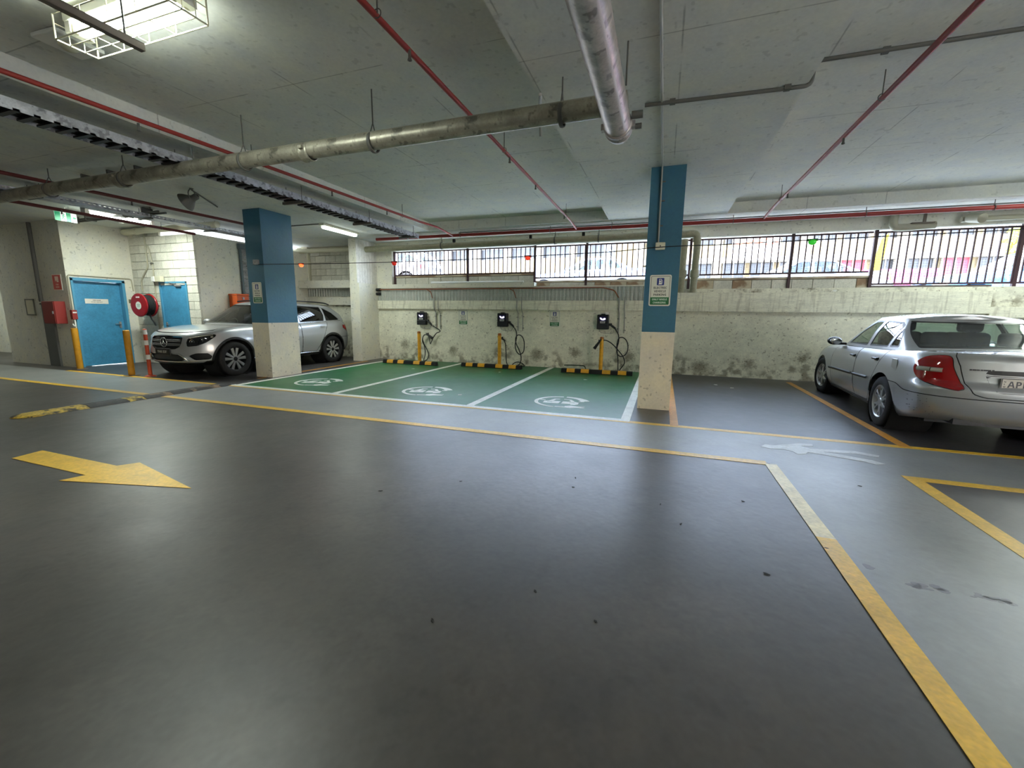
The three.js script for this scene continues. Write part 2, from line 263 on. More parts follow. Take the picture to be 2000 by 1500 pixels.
corrugated('trim_6', -8.05, 0.1, 1.735, 2.085, -10.755, mSheet, 'corrugated metal strip along the top of the wall');
corrugated('trim_7', -11.3, -8.4, 1.86, 2.1, -10.76, mSheet, 'corrugated strip in the shaded bay');
mk('trim_8', box(-11.3, -8.4, 2.1, 2.32, -11.0, -10.4), mWall, 'shaded soffit over the parked four wheel drive');
mk('trim_9', box(-11.3, -8.4, 1.6, 1.84, -10.8, -10.66), mWall);
// block walls: every block a piece
function blockWall(name, at, len, y0, y1, label, skip, mats = mBlock, bw = 0.4, bh = 0.2, hole) {
  const root = structGroup(name, label); root.name = name;
  const variants = [0, 1, 2].map(() => rbx(bw - 0.008, bh - 0.008, 0.05, 0.006, 0, 0, 0, 1)), half = rbx(bw / 2 - 0.008, bh - 0.008, 0.05, 0.006, 0, 0, 0, 1);
  variants.concat(half).forEach((g) => planarUV(g, 0.9));
  const rows = Math.round((y1 - y0) / bh);
  for (let r = 0; r < rows; r++) for (let c = r % 2 ? -0.5 : 0; c < len / bw - 0.01; c++) {
    let u0 = Math.max(0, c * bw), u1 = Math.min(len, (c + 1) * bw);
    const y = y0 + (r + 0.5) * bh; if (skip && skip((u0 + u1) / 2, y)) continue;
    if (hole && y < hole[2] && u1 > hole[0] && u0 < hole[1]) { if (u0 < hole[0]) u1 = hole[0]; else u0 = Math.max(u0, hole[1]); }
    if (u1 - u0 < 0.05) continue;
    const full = u1 - u0 > bw * 0.75, o = new THREE.Mesh(full ? variants[(r + Math.floor(c) * 2 + 9) % 3] : half, mats[Math.floor(rnd() * mats.length)]);
    o.name = 'block'; o.castShadow = o.receiveShadow = true; at(o, (u0 + u1) / 2, y, rr(-0.0025, 0.0025)); if (!full) o.scale.x = (u1 - u0) / (bw / 2); root.add(o);
  }
  return root;
}
// the block-built room at the left
const DX = -13.11;
mk('wall_left_front', box(-16.0, DX - 0.25, 0, SOF, -6.35, -6.0), mWall, 'shaded wall with the red box and sign');
const wallDoor = structGroup('wall_door', 'bright wall round the first blue door'); wallDoor.name = 'wall_doorway';
for (const g of [box(DX - 0.25, DX, 0, SOF, -6.1, -6.0), box(DX - 0.25, DX, 2.08, SOF, -7.1, -6.1), box(DX - 0.25, DX, 0, SOF, -7.6, -7.1)]) mesh('panel', g, mWall, wallDoor);
mk('wall_block_core', box(DX, -10.96, 0, 3.2, -7.75, -7.385), mMortar);
const blocks1 = blockWall('wall_block', (o, u, y, k) => o.position.set(DX + u, y, -7.36 + k), 2.39, 0, 3.4, 'cream painted block wall round the second blue door', (u, y) => y > 3.42 - u * 0.1, mBlock, 0.4, 0.2, [0.99, 2.01, 2.1]);
mk('wall_block_side', box(-10.95, -10.72, 0, 3.2, -10.8, -7.385), mWall, 'grey side wall behind the parked four wheel drive');
mk('wall_left_back', box(-22, -16.0, 0, SOF, -7.6, -7.3), mWall, 'lit wall beyond the shaded wall');
mk('wall_back_upper', box(-11.3, -8.4, 2.32, 3.62, -11.3, -10.98), mMortar);
blockWall('wall_back_block', (o, u, y, k) => o.position.set(-10.72 + u, y, -10.96 + k), 2.32, 2.32, 3.4, 'cream block wall above the shaded bay');
// partition between the bays, sheeted above
mk('wall_partition', box(-8.4, -8.08, 0, 2.2, -10.8, -9.95), mWall, 'short cream wall at the left end of the green bays');
mk('wall_partition_upper', box(-8.4, -8.17, 2.2, SOF, -11.2, -9.97), mWall, 'pale sheeted wall above the short wall');
{ const g = structGroup('trim_10', 'pale ribbed sheeting'); g.name = 'trim_10'; for (let i = 0; i < 9; i++) mesh('panel', rbx(0.02, 1.17, 0.105, 0.004, -8.16, 2.79, -10.03 - i * 0.112), mWhiteSheet(), g); }
function mWhiteSheet() { return (mWhiteSheet.m ??= metres(S({ map: paintTex(214, 212, 206, 1650), roughness: 0.45 }), 1)); }
mk('wall_corner_post', box(-8.17, -7.62, 2.1, 3.4, -11.2, -10.86), mWall, 'cream corner pier beside the barred opening');
// sill blocks below the bars, stepping down to the right
for (const [n, x0, x1, y0, y1, m] of [['wall_sill_1', -7.62, -3.25, 2.2, 2.4, mBlock], ['wall_sill_2', -3.25, 4.0, 1.98, 2.2, [...mBlock, mBlockStain, mBlockStain]], ['wall_sill_3', 5.83, 9.5, 1.62, 1.92, mBlock]]) {
  const root = blockWall(n, (o, u, y, k) => o.position.set(x0 + u, y, -10.985 + k), x1 - x0, y0, y1, 'block sill course under the bars', null, m, 0.39, y1 - y0);
  mesh('coping', rbx(x1 - x0, 0.05, 0.24, 0.012, (x0 + x1) / 2, y1 + 0.03, -11.06), mBlockStain, root);
  mesh('core', box(x0, x1, y0 - 0.2, y1, -11.2, -11.0), mMortar, root);
}
mk('wall_sill_base', box(0.1, 9.5, 1.3, 1.95, -11.2, -10.99), mBlockStain, 'brown stained base below the bars');
mk('trim_11', box(4.0, 5.95, 1.94, 2.05, -11.12, -10.98), mRust, 'rusty rail below the right bars');

// pillars
function pillar(x0, x1, z0, z1, label) {
  const g = structGroup('pillar', label);
  mesh('lower_section', box(x0, x1, 0, 1.147, z0, z1), mPillarCream, g, 'worn cream paint'); mesh('upper_section', box(x0, x1, 1.147, SOF + 0.01, z0, z1), mBlueWall, g, 'blue paint');
}
pillar(-0.287, 0.168, -7.1, -6.51, 'blue and cream pillar right of the green bays'); pillar(-8.13, -7.675, -7.36, -6.6, 'blue and cream pillar before the parked four wheel drive');

// doors of the block room
{
  const d = structGroup('door_1', 'blue steel door with a white notice'); d.name = 'door_1';
  mesh('door_frame', [box(DX - 0.2, DX + 0.03, 0, 2.1, -6.1, -6.06), box(DX - 0.2, DX + 0.03, 0, 2.1, -7.12, -7.06), box(DX - 0.2, DX + 0.03, 2.05, 2.12, -7.12, -6.06)], mDoorFrame, d);
  mesh('leaf', rbx(0.05, 2.03, 0.95, 0.006, DX - 0.11, 1.03, -6.58), mDoor, d);
  mesh('handle', [rbx(0.02, 0.16, 0.05, 0.006, DX - 0.08, 1.0, -6.97), rod(V(DX - 0.05, 1.02, -6.97), V(DX - 0.05, 1.02, -6.85), 0.009)], mSteel, d);
  const plate = canvasTex(256, 66, (g, w, h) => { g.fillStyle = '#d9d6cb'; g.fillRect(0, 0, w, h); g.fillStyle = '#23232a'; g.font = 'bold 17px sans-serif'; g.textAlign = 'center'; g.fillText('FIRE DOOR', w / 2, 27); g.font = 'bold 14px sans-serif'; g.fillText('DO NOT OBSTRUCT', w / 2, 48); });
  mesh('notice', new THREE.BoxGeometry(0.46, 0.115, 0.004).rotateY(Math.PI / 2).translate(DX - 0.08, 1.58, -6.55), S({ map: plate, roughness: 0.4 }), d, 'white notice with two lines of black lettering');
  const e = structGroup('door_2', 'blue steel door with a closer'); e.name = 'door_2';
  mesh('door_frame', [box(-12.12, -12.07, 0, 2.08, -7.42, -7.325), box(-11.15, -11.1, 0, 2.08, -7.42, -7.325), box(-12.12, -11.1, 2.05, 2.09, -7.42, -7.325)], mDoorFrame, e);
  mesh('leaf', rbx(0.93, 2.03, 0.04, 0.005, -11.61, 1.03, -7.37), mDoor, e);
  mesh('door_closer', [rbx(0.2, 0.05, 0.05, 0.01, -11.42, 1.99, -7.325), rod(V(-11.45, 2.02, -7.31), V(-11.72, 2.06, -7.31), 0.009)], mSteel, e);
  mesh('handle', [rbx(0.05, 0.16, 0.02, 0.006, -12.0, 1.0, -7.34), rod(V(-12.0, 1.02, -7.32), V(-11.88, 1.02, -7.32), 0.009)], mSteel, e);
}
// ---------------------------------------------------------------- lamps
function lampLight(parent, w, x, y, z, alongX, k = 1) {
  const l = new THREE.RectAreaLight(TUBE_COLOR, TUBE_LIGHT * k, w, 0.1); l.name = 'tube_light'; l.position.set(x, y, z); l.rotation.set(-Math.PI / 2, 0, alongX ? 0 : Math.PI / 2); parent.add(l);
}
// open twin-tube batten with an optional wire guard; x is its long axis, hung from y = 0 downwards
function twinBatten(label, [x, y, z], turn, guard, k = 1, len = 1.16) {
  const t = thing('ceiling_light', label, 'ceiling light', [x, y, z], turn);
  mesh('housing', [rbx(len + 0.06, 0.06, 0.17, 0.008, 0, -0.035, 0), box(-len / 2 - 0.03, -len / 2 + 0.03, -0.14, -0.03, -0.075, 0.075), box(len / 2 - 0.03, len / 2 + 0.03, -0.14, -0.03, -0.075, 0.075)], mWhite, t);
  for (const s of [-1, 1]) { mesh('tube', rod(V(-len / 2 + 0.05, -0.115, s * 0.042), V(len / 2 - 0.05, -0.115, s * 0.042), 0.0165, 12), mTube, t); mesh('lamp_holder', [rbx(0.035, 0.06, 0.045, 0.006, -len / 2 + 0.03, -0.11, s * 0.042), rbx(0.035, 0.06, 0.045, 0.006, len / 2 - 0.03, -0.11, s * 0.042)], mCream, t); }
  if (guard) {
    const g = [], r = 0.0035, y1 = -0.21, hw = 0.13, hl = len / 2 + 0.05;
    for (const s of [-1, 1]) { g.push(rod(V(-hl, y1, s * hw), V(hl, y1, s * hw), 0.006), rod(V(-hl, -0.04, s * hw), V(hl, -0.04, s * hw), r), rod(V(-hl, y1, s * 0.045), V(hl, y1, s * 0.045), r)); for (const e of [-1, 1]) g.push(rod(V(e * hl, y1, s * hw), V(e * hl, -0.04, s * hw), 0.006)); }
    for (const e of [-1, 1]) { g.push(rod(V(e * hl, y1, -hw), V(e * hl, y1, hw), 0.006), rod(V(e * hl, -0.1, -hw), V(e * hl, -0.1, hw), r), rod(V(e * hl, y1, -0.045), V(e * hl, -0.04, -0.045), r), rod(V(e * hl, y1, 0.045), V(e * hl, -0.04, 0.045), r)); }
    for (let i = -1; i <= 1; i++) { g.push(rod(V(i * 0.3, y1, -hw), V(i * 0.3, y1, hw), r)); for (const s of [-1, 1]) g.push(rod(V(i * 0.3, y1, s * hw), V(i * 0.3, -0.04, s * hw), r)); }
    mesh('wire_guard', g, mCream, t);
  }
  lampLight(t, len - 0.1, 0, -0.15, 0, true, k);
  return t;
}
function diffuserBatten(label, [x, y, z], turn, k = 1) {
  const t = thing('ceiling_light', label, 'ceiling light', [x, y, z], turn), len = 1.12;
  mesh('housing', rbx(len + 0.1, 0.05, 0.15, 0.012, 0, -0.027, 0), mCream, t);
  mesh('diffuser', rbx(len, 0.065, 0.115, 0.03, 0, -0.08, 0, 4), mDiff, t);
  lampLight(t, len - 0.1, 0, -0.125, 0, true, k);
}
twinBatten('caged twin tube light glowing at the upper left, behind a hanging steel strut', [-3.83, SLAB, -2.33], 0, true, 1.0);
diffuserBatten('enclosed tube light on the ceiling over the corner beside the left pillar', [-7.55, SOF, -8.7], Math.PI / 2, 0.8);
twinBatten('bright tube light below the perforated tray, in front of the first blue door wall', [-10.98, SOF, -6.05], Math.PI / 2, false, 1.5);
twinBatten('added fill tube light over the aisle, unseen behind the viewer', [3.6, SLAB, 1.6], 0, true, 0.8);  // extra batten out of view, added to brighten the room
twinBatten('warm tube light over the far right bays, just past the silver sedan', [6.1, SLAB, -8.6], Math.PI / 2, false, 1.6);
twinBatten('tube light above the hidden ramp beyond the shaded wall', [-18.5, SOF, -5.2], 0, false, 0.8);
// emergency fitting, strut, conduit stub
{
  const t = thing('emergency_light', 'flat white emergency light plate on the ceiling left of the caged light', 'emergency light', [-4.86, SLAB, -2.48], 0.05);
  mesh('base', rbx(0.3, 0.035, 0.34, 0.01, 0, -0.02, 0), mWhite, t); mesh('lens', lathe([[0.0, -0.075], [0.04, -0.07], [0.065, -0.05], [0.07, -0.036]], 24), mCream, t);
  const s = thing('hanging_strut', 'dark steel strut hanging on a rod before the caged light', 'strut', [-3.42, 3.1, 0]);
  mesh('channel', [box(-0.022, 0.022, -0.003, 0.002, -2.15, 0.6), box(-0.022, -0.018, 0, 0.042, -2.15, 0.6), box(0.018, 0.022, 0, 0.042, -2.15, 0.6), box(-0.022, 0.022, 0.038, 0.042, -2.15, 0.6)], mRust, s);
  mesh('rod', [rod(V(0, 0, -2.05), V(0, 0.5, -2.05), 0.006), rod(V(0, 0, 0.3), V(0, 0.5, 0.3), 0.006)], mConduitDark, s);
}
// ---------------------------------------------------------------- pipes
function hanger(parent, x, y, z, r, top, axisX = true) {
  const g = [], ring = new THREE.TorusGeometry(r + 0.006, 0.009, 6, 28).scale(1, 1, 2.2); if (axisX) ring.rotateY(Math.PI / 2); g.push(ring.translate(x, y, z));
  const a = r * 0.6; g.push(rod(V(x, top, z), V(x, y + r + 0.1, z), 0.007, 6));
  for (const s of [-1, 1]) g.push(axisX ? rod(V(x, y + r + 0.1, z), V(x, y + r * 0.75, z + s * a), 0.006, 6) : rod(V(x, y + r + 0.1, z), V(x + s * a, y + r * 0.75, z), 0.006, 6));
  mesh('hanger', g, mConduitDark, parent);
}
function coupling(parent, x, y, z, r, axisX, mat) {
  const g = lathe([[r, -0.06], [r + 0.012, -0.055], [r + 0.012, -0.03], [r + 0.004, -0.02], [r + 0.004, 0.02], [r + 0.012, 0.03], [r + 0.012, 0.055], [r, 0.06]], 28);
  if (axisX) g.rotateZ(Math.PI / 2); else g.rotateX(Math.PI / 2);
  g.translate(x, y, z);
  const lug = axisX ? [bx(0.05, 0.03, 0.03, x, y + 0.02, z + r + 0.02), bx(0.05, 0.03, 0.03, x, y - 0.02, z - r - 0.02)] : [bx(0.03, 0.05, 0.06, x + r + 0.02, y, z), bx(0.03, 0.05, 0.06, x - r - 0.02, y, z)];
  mesh('coupling', [g, ...lug], mat, parent);
}
{
  const t = thing('drain_pipe', 'long grey cast drain pipe hung across the ceiling from left to centre', 'pipe');
  const y = 3.1, z = -3.92, r = 0.085;
  mesh('pipe', rod(V(-22, y + 0.0, z), V(-0.62, y + 0.02, z), r, 28), mPipe, t);
  for (const x of [-8.6, -6.9, -4.72, -2.92, -0.95]) hanger(t, x, y, z, r, x < -5.62 ? SOF : x < -1.24 ? SLAB : SOF);
  for (const x of [-6.98, -3.78]) coupling(t, x, y, z, r, true, mPipe);
  const b = thing('stack_pipe', 'thick steel pipe running toward the viewer under the ceiling with a clamped end', 'pipe');
  const R = 0.108, by = 2.99, bxx = -0.475;
  mesh('pipe', rod(V(bxx, by + 0.02, 4), V(bxx, by, -4.02), R, 32), mPipeB, b);
  coupling(b, bxx, by, -4.03, R, false, mPipeB);
  mesh('elbow', [bend([[bxx, by, -4.02], [bxx, by, -4.1], [bxx - 0.01, by + 0.03, -4.2], [bxx - 0.02, by + 0.1, -4.2]], R - 0.004, 20, 24), lathe([[0.0, -0.03], [0.12, -0.03], [0.125, 0], [0.12, 0.03], [0, 0.03]], 28).rotateZ(Math.PI / 2).translate(-0.43, 3.1, -3.95)], mPipe, b);
  mesh('flange_bolt', [rod(V(-0.36, 3.04, -3.97), V(-0.27, 3.04, -3.97), 0.03), rod(V(-0.33, 2.97, -4.02), V(-0.28, 2.97, -4.02), 0.022)], mConduitDark, b);
  mesh('hanger', rod(V(-0.38, 3.1, -3.6), V(-0.38, SOF, -3.6), 0.007), mConduitDark, b);
}
// red sprinkler pipes
function sprinkler(label, pts, r, heads, hooks, mat = mRed, ceil = SLAB) {
  const t = thing('sprinkler_pipe', label, 'sprinkler pipe'); mesh('pipe', conduit(pts, r, 10, 0.05), mat, t);
  for (const [x, y, z] of heads) mesh('sprinkler_head', [rod(V(x, y - 0.005, z), V(x, y - 0.06, z), 0.012), lathe([[0.006, -0.085], [0.018, -0.08], [0.012, -0.06], [0.005, -0.055]], 10).translate(x, y, z)], mConduitDark, t);
  for (const [x, y, z, c] of hooks) mesh('hook', [rod(V(x, y, z), V(x, c ?? ceil, z), 0.005, 6), new THREE.TorusGeometry(r + 0.006, 0.004, 5, 16).translate(x, y, z)], mConduitDark, t);
  return t;
}
sprinkler('red sprinkler pipe along the middle ceiling bay, crossing behind the drain pipe', [[-1.93, 3.36, 3], [-2.0, 3.36, -9.2], [-1.98, 3.3, -9.86]], 0.022, [[-1.95, 3.36, -3.1], [-1.97, 3.36, -5.4], [-1.98, 3.36, -6.6], [-2.0, 3.36, -8.7]], [[-1.94, 3.36, -2.7], [-1.97, 3.36, -5.2], [-2.0, 3.36, -8.85]]);
sprinkler('red sprinkler pipe along the left beam above the black cable ladder', [[-5.62, 3.37, 3], [-5.2, 3.37, -8.5], [-5.1, 3.36, -9.1], [-5.1, 3.3, -9.86]], 0.024, [[-5.47, 3.37, -3.3], [-5.33, 3.37, -6.0], [-5.26, 3.37, -7.4]], [[-5.4, 3.37, -4.6], [-5.24, 3.37, -7.9]]);
sprinkler('red sprinkler pipe along the right ceiling bay', [[1.74, 3.37, 3], [1.77, 3.37, -9.2], [1.74, 3.3, -9.86]], 0.024, [[1.76, 3.37, -6.0], [1.77, 3.37, -8.3]], [[1.75, 3.37, -5.1], [1.76, 3.37, -8.7]]);
sprinkler('dark red sprinkler pipe running into the left pillar top', [[-9.2, 3.3, 2], [-8.95, 3.3, -7.6]], 0.028, [[-9.05, 3.3, -5.2]], [[-9.1, 3.3, -4.4, SOF]], mRedDark);
sprinkler('dark red sprinkler pipe ending at the block wall under the perforated tray', [[-10.35, 3.18, 2], [-10.65, 3.18, -7.35]], 0.03, [[-10.52, 3.18, -4.9]], [[-10.6, 3.18, -6.6, SOF]], mRedDark);
{
  const t = thing('sprinkler_main', 'red sprinkler main running along above the barred opening', 'sprinkler pipe');
  mesh('pipe', rod(V(-7.4, 3.32, -9.9), V(9.4, 3.25, -9.9), 0.038, 14), mRed, t); mesh('side_conduit', rod(V(-5.0, 3.385, -10.0), V(9.4, 3.33, -10.0), 0.012, 8), mConduitDark, t);
  for (const x of [-4.9, -2.6, -1.2, 1.2, 3.4, 5.2]) mesh('hook', [rod(V(x, 3.3, -9.9), V(x, SOF, -9.9), 0.006), new THREE.TorusGeometry(0.044, 0.006, 5, 18).rotateY(Math.PI / 2).translate(x, 3.3 - (x + 7.4) * 0.0042 + 0.02, -9.9)], mConduitDark, t);
  const g = thing('waste_pipe', 'grey waste pipe above the bars turning down beside the right pillar', 'pipe');
  mesh('pipe', [rod(V(-8.15, 3.16, -10.4), V(0.36, 3.16, -10.4), 0.082, 24), bend([[0.36, 3.16, -10.4], [0.5, 3.16, -10.4], [0.57, 3.12, -10.42], [0.585, 3.0, -10.45]], 0.082, 24, 20)], mGreyPipe, g);
  for (const [x, l] of [[0.335, 1.93], [0.6, 1.93]]) mesh('downpipe', [rod(V(x, l, -10.75), V(x, 3.06, -10.45), 0.075, 20), lathe([[0.075, -0.09], [0.1, -0.075], [0.1, 0.075], [0.075, 0.09]], 22).translate(x + 0.0, 2.33, -10.64)], mGreyPipe, g);
  for (const x of [-5.7, -2.6, -1.55]) hanger(g, x, 3.16, -10.4, 0.082, SOF);
  for (const [x, z] of [[-5.3, -10.3], [-3.2, -10.3], [-1.9, -10.3]]) mesh('bracket', box(x - 0.03, x + 0.03, 3.22, 3.3, z - 0.06, z), mBlack, g);
  const w = thing('waste_pipe', 'short white pipe end on a bracket above the bars at the far right', 'pipe');
  mesh('pipe', [rod(V(5.2, 3.24, -10.75), V(9, 3.26, -10.75), 0.05, 16), rod(V(5.3, 3.26, -10.7), V(5.36, 3.2, -10.45), 0.085, 20), bend([[4.15, 3.4, -10.7], [4.15, 3.2, -10.7], [4.25, 3.14, -10.7], [4.8, 3.16, -10.7]], 0.07, 24, 16)], mPVC, w);
  mesh('bracket', [box(4.4, 4.75, 3.19, 3.21, -10.72, -10.6), box(4.6, 4.64, 3.2, SOF, -10.7, -10.66)], mRust, w);
  const p = thing('wall_pipe', 'cream pipe elbow along the top of the block wall', 'pipe');
  mesh('pipe', [rod(V(-12.75, 3.3, -7.15), V(-9.6, 3.3, -7.15), 0.07, 20), rod(V(-12.45, 3.3, -7.15), V(-12.35, 3.3, -7.15), 0.083, 20), bend([[-12.7, 3.3, -7.15], [-12.9, 3.3, -7.16], [-12.95, 3.3, -7.25], [-12.95, 3.3, -7.34]], 0.072, 20, 18)], mCream, p);
  const q = thing('wall_pipe', 'cream pipe under the ceiling beyond the enclosed tube light', 'pipe');
  mesh('pipe', [rod(V(-11.2, 3.22, -10.55), V(-8.3, 3.22, -10.55), 0.07, 18)], mCream, q);
  const r = thing('top_pipe', 'thin white pipe lying along the capping above the corrugated strip', 'pipe'); mesh('pipe', rod(V(-6.25, 2.225, -10.75), V(-3.5, 2.225, -10.75), 0.028, 12), mWhite, r);
}
// electrical conduits
{
  const c = (label, pts, r, mat, clips = []) => { const t = thing('conduit', label, 'conduit'); mesh('tube', conduit(pts, r, 8, 0.06), mat, t); for (const [x, y, z, w, h, d] of clips) mesh('clip', bx(w ?? 0.05, h ?? 0.05, d ?? 0.05, x, y, z), mConduitDark, t); };
  c('grey conduit crossing under the ceiling right of the thick pipe and stepping up', [[-0.3, 3.375, -4.6], [1.08, 3.375, -4.68], [1.1, 3.575, -4.7], [9, 3.575, -4.75]], 0.018, mConduitDark, [[0.9, 3.385, -4.67], [-0.05, 3.385, -4.62], [1.6, 3.585, -4.72], [3.05, 3.585, -4.73]]);
  c('short cranked conduit on the ceiling beam above the drain pipe', [[-1.2, 3.38, -4.1], [-1.32, 3.4, -4.5], [-1.32, 3.2, -4.55]], 0.016, mConduit);
  c('thin conduit from the ceiling down the right pillar to a switch box', [[-0.145, 3.385, 2], [-0.145, 3.385, -6.49], [-0.135, 2.36, -6.49]], 0.011, mConduit, [[-0.12, 3.2, -6.5, 0.06, 0.015, 0.02], [-0.115, 2.95, -6.5, 0.06, 0.015, 0.02], [-0.118, 2.62, -6.5, 0.06, 0.015, 0.02]]);
  c('conduit along the ceiling to the enclosed tube light', [[-8.6, 3.385, -8.1], [-7.6, 3.385, -8.12]], 0.012, mConduitDark);
  c('conduit cranking down the block wall to the hose reel', [[-12.43, 3.32, -7.315], [-12.43, 2.46, -7.315], [-12.76, 2.12, -7.315], [-12.76, 1.84, -7.315]], 0.018, mPVC);
  c('conduit beside the second blue door with a cranked top', [[-12.42, 3.02, -7.315], [-12.32, 2.93, -7.315], [-12.24, 2.5, -7.315], [-12.26, 1.5, -7.315], [-12.3, 0.1, -7.315]], 0.015, mPVC, [[-12.26, 2.55, -7.31, 0.09, 0.03, 0.03]]);
  c('conduit round the first blue door frame', [[DX + 0.02, 0.9, -6.02], [DX + 0.02, 2.17, -6.02], [DX + 0.02, 2.17, -7.28], [DX + 0.02, 1.86, -7.3]], 0.014, mPVC);
  c('dark pipe down the shaded wall into its grey duct', [[-14.2, 3.38, -5.975], [-14.2, 1.55, -5.975]], 0.045, mConduitDark);
  c('orange conduit along the top of the corrugated strip', [[-8.02, 2.05, -10.69], [-7.3, 2.05, -10.69], [-1.45, 2.05, -10.69], [-1.16, 1.98, -10.69], [-1.05, 1.8, -10.69]], 0.014, mRustOrange());
  for (const [x, k] of [[-6.18, 'left'], [-3.69, 'middle']]) c('orange conduit arching down to the ' + k + ' charger', [[x - 0.2, 2.05, -10.685], [x - 0.05, 1.98, -10.685], [x, 1.8, -10.685]], 0.011, mRustOrange());
  for (const [x, k] of [[-6.12, 'left'], [-3.65, 'middle'], [-1.03, 'right']]) {
    c('grey riser conduit beside the ' + k + ' charger', [[x, 1.82, -10.66], [x, 1.5, -10.66], [x + 0.01, 1.42, -10.745], [x + 0.01, 0.95, -10.745]], 0.017, mConduit, [[x, 1.3, -10.75, 0.06, 0.02, 0.02], [x, 1.05, -10.75, 0.06, 0.02, 0.02]]);
    c('second thinner riser beside the ' + k + ' charger', [[x + 0.13, 1.82, -10.66], [x + 0.13, 1.5, -10.66], [x + 0.14, 1.42, -10.75], [x + 0.14, 0.95, -10.75]], 0.013, mConduit, [[x + 0.15, 1.32, -10.752, 0.05, 0.02, 0.02], [x + 0.15, 1.02, -10.752, 0.05, 0.02, 0.02]]);
  }
  for (const y of [2.05, 1.93]) { const t = thing('pipe_stub', y > 2 ? 'black pipe stub on the short wall, the upper one' : 'black pipe stub on the short wall, the lower one', 'pipe stub', [-8.04, y, -10.72]); mesh('stub', rod(V(-0.04, 0, 0), V(0.1, 0, 0), 0.045, 14), mBlack, t); }
}
function mRustOrange() { return (mRustOrange.m ??= S({ color: 0x8a4a24, roughness: 0.6 })); }
// cable trays
{
  const t = thing('cable_tray', 'black cable ladder tray along the left beam', 'cable tray'), xa = -6.02, xb = -5.72, y = 3.17, z0 = 4, z1 = -9.3;
  mesh('side_rail', box(xb - 0.006, xb, y, y + 0.1, z1, z0), mTray, t); mesh('side_rail', box(xa, xa + 0.006, y, y + 0.1, z1, z0), mTray, t);
  const rungs = []; for (let z = -9.2; z < 3; z += 0.14) rungs.push(box(xa, xb, y, y + 0.02, z, z + 0.05)); mesh('rungs', rungs, mBlack, t).userData.kind = 'stuff';
  const cb = []; for (let i = 0; i < 9; i++) { const x = xa + 0.03 + i * 0.03; cb.push(bend([[x, y + 0.035 + rr(0, 0.02), 4], [x + rr(-0.01, 0.01), y + 0.04, 0], [x + rr(-0.01, 0.01), y + 0.04 + rr(0, 0.02), -4], [x, y + 0.04, z1]], 0.013, 30, 6)); } mesh('cables', cb, mCable, t);
  for (const z of [-1.5, -4.0, -5.7, -7.4, -9.0]) { mesh('hanger', [rod(V(xa + 0.02, y - 0.02, z), V(xa + 0.02, SOF, z), 0.005), rod(V(xb + 0.04, y - 0.02, z), V(xb + 0.04, SLAB, z), 0.005), box(xa - 0.06, xb + 0.08, y - 0.04, y, z - 0.02, z + 0.02)], mConduitDark, t); }
  const g = thing('cable_tray', 'grey perforated cable tray over the shaded corner at the left', 'cable tray'), gx = -9.76, gy = 3.2;
  const side = (len) => { const holes = []; for (let z = 0.05; z < len - 0.04; z += 0.075) holes.push([[z, 0.03], [z + 0.035, 0.03], [z + 0.035, 0.045], [z, 0.045]]); return extrude(poly([[0, 0], [len, 0], [len, 0.065], [0, 0.065]], holes), 0.004).rotateY(Math.PI / 2); };
  mesh('side_rail', side(9.3).translate(gx, gy, 0), mTray, g); mesh('side_rail', side(9.3).translate(gx - 0.3, gy, 0), mTray, g); mesh('base', box(gx - 0.3, gx, gy, gy + 0.004, -9.3, 0), mTray, g);
  for (const z of [-4.3, -5.9, -7.2, -8.9]) mesh('hanger', [rod(V(gx + 0.02, gy, z), V(gx + 0.02, SOF, z), 0.005), rod(V(gx - 0.32, gy, z), V(gx - 0.32, SOF, z), 0.005), box(gx - 0.35, gx + 0.05, gy - 0.03, gy, z - 0.02, z + 0.02)], mConduitDark, g);
  for (const [n, y, z, x0, x1, l] of [['conduit_rack', 3.33, -4.25, -8.6, -6.3, 'pair of dark conduits on clips across the left ceiling, nearer one'], ['conduit_rack', 3.3, -5.9, -12.6, -9.5, 'pair of dark conduits on clips across the left ceiling, above the tube light']]) {
    const r = thing(n, l, 'conduit'); mesh('tube', [rod(V(x0, y, z), V(x1, y, z), 0.02), rod(V(x0, y, z - 0.13), V(x1, y, z - 0.13), 0.02)], mConduitDark, r);
    const cl = []; for (let x = x0 + 0.15; x < x1; x += 0.62) cl.push(box(x, x + 0.03, y - 0.03, SOF, z - 0.17, z + 0.03)); mesh('clip', cl, mConduitDark, r);
  }
}
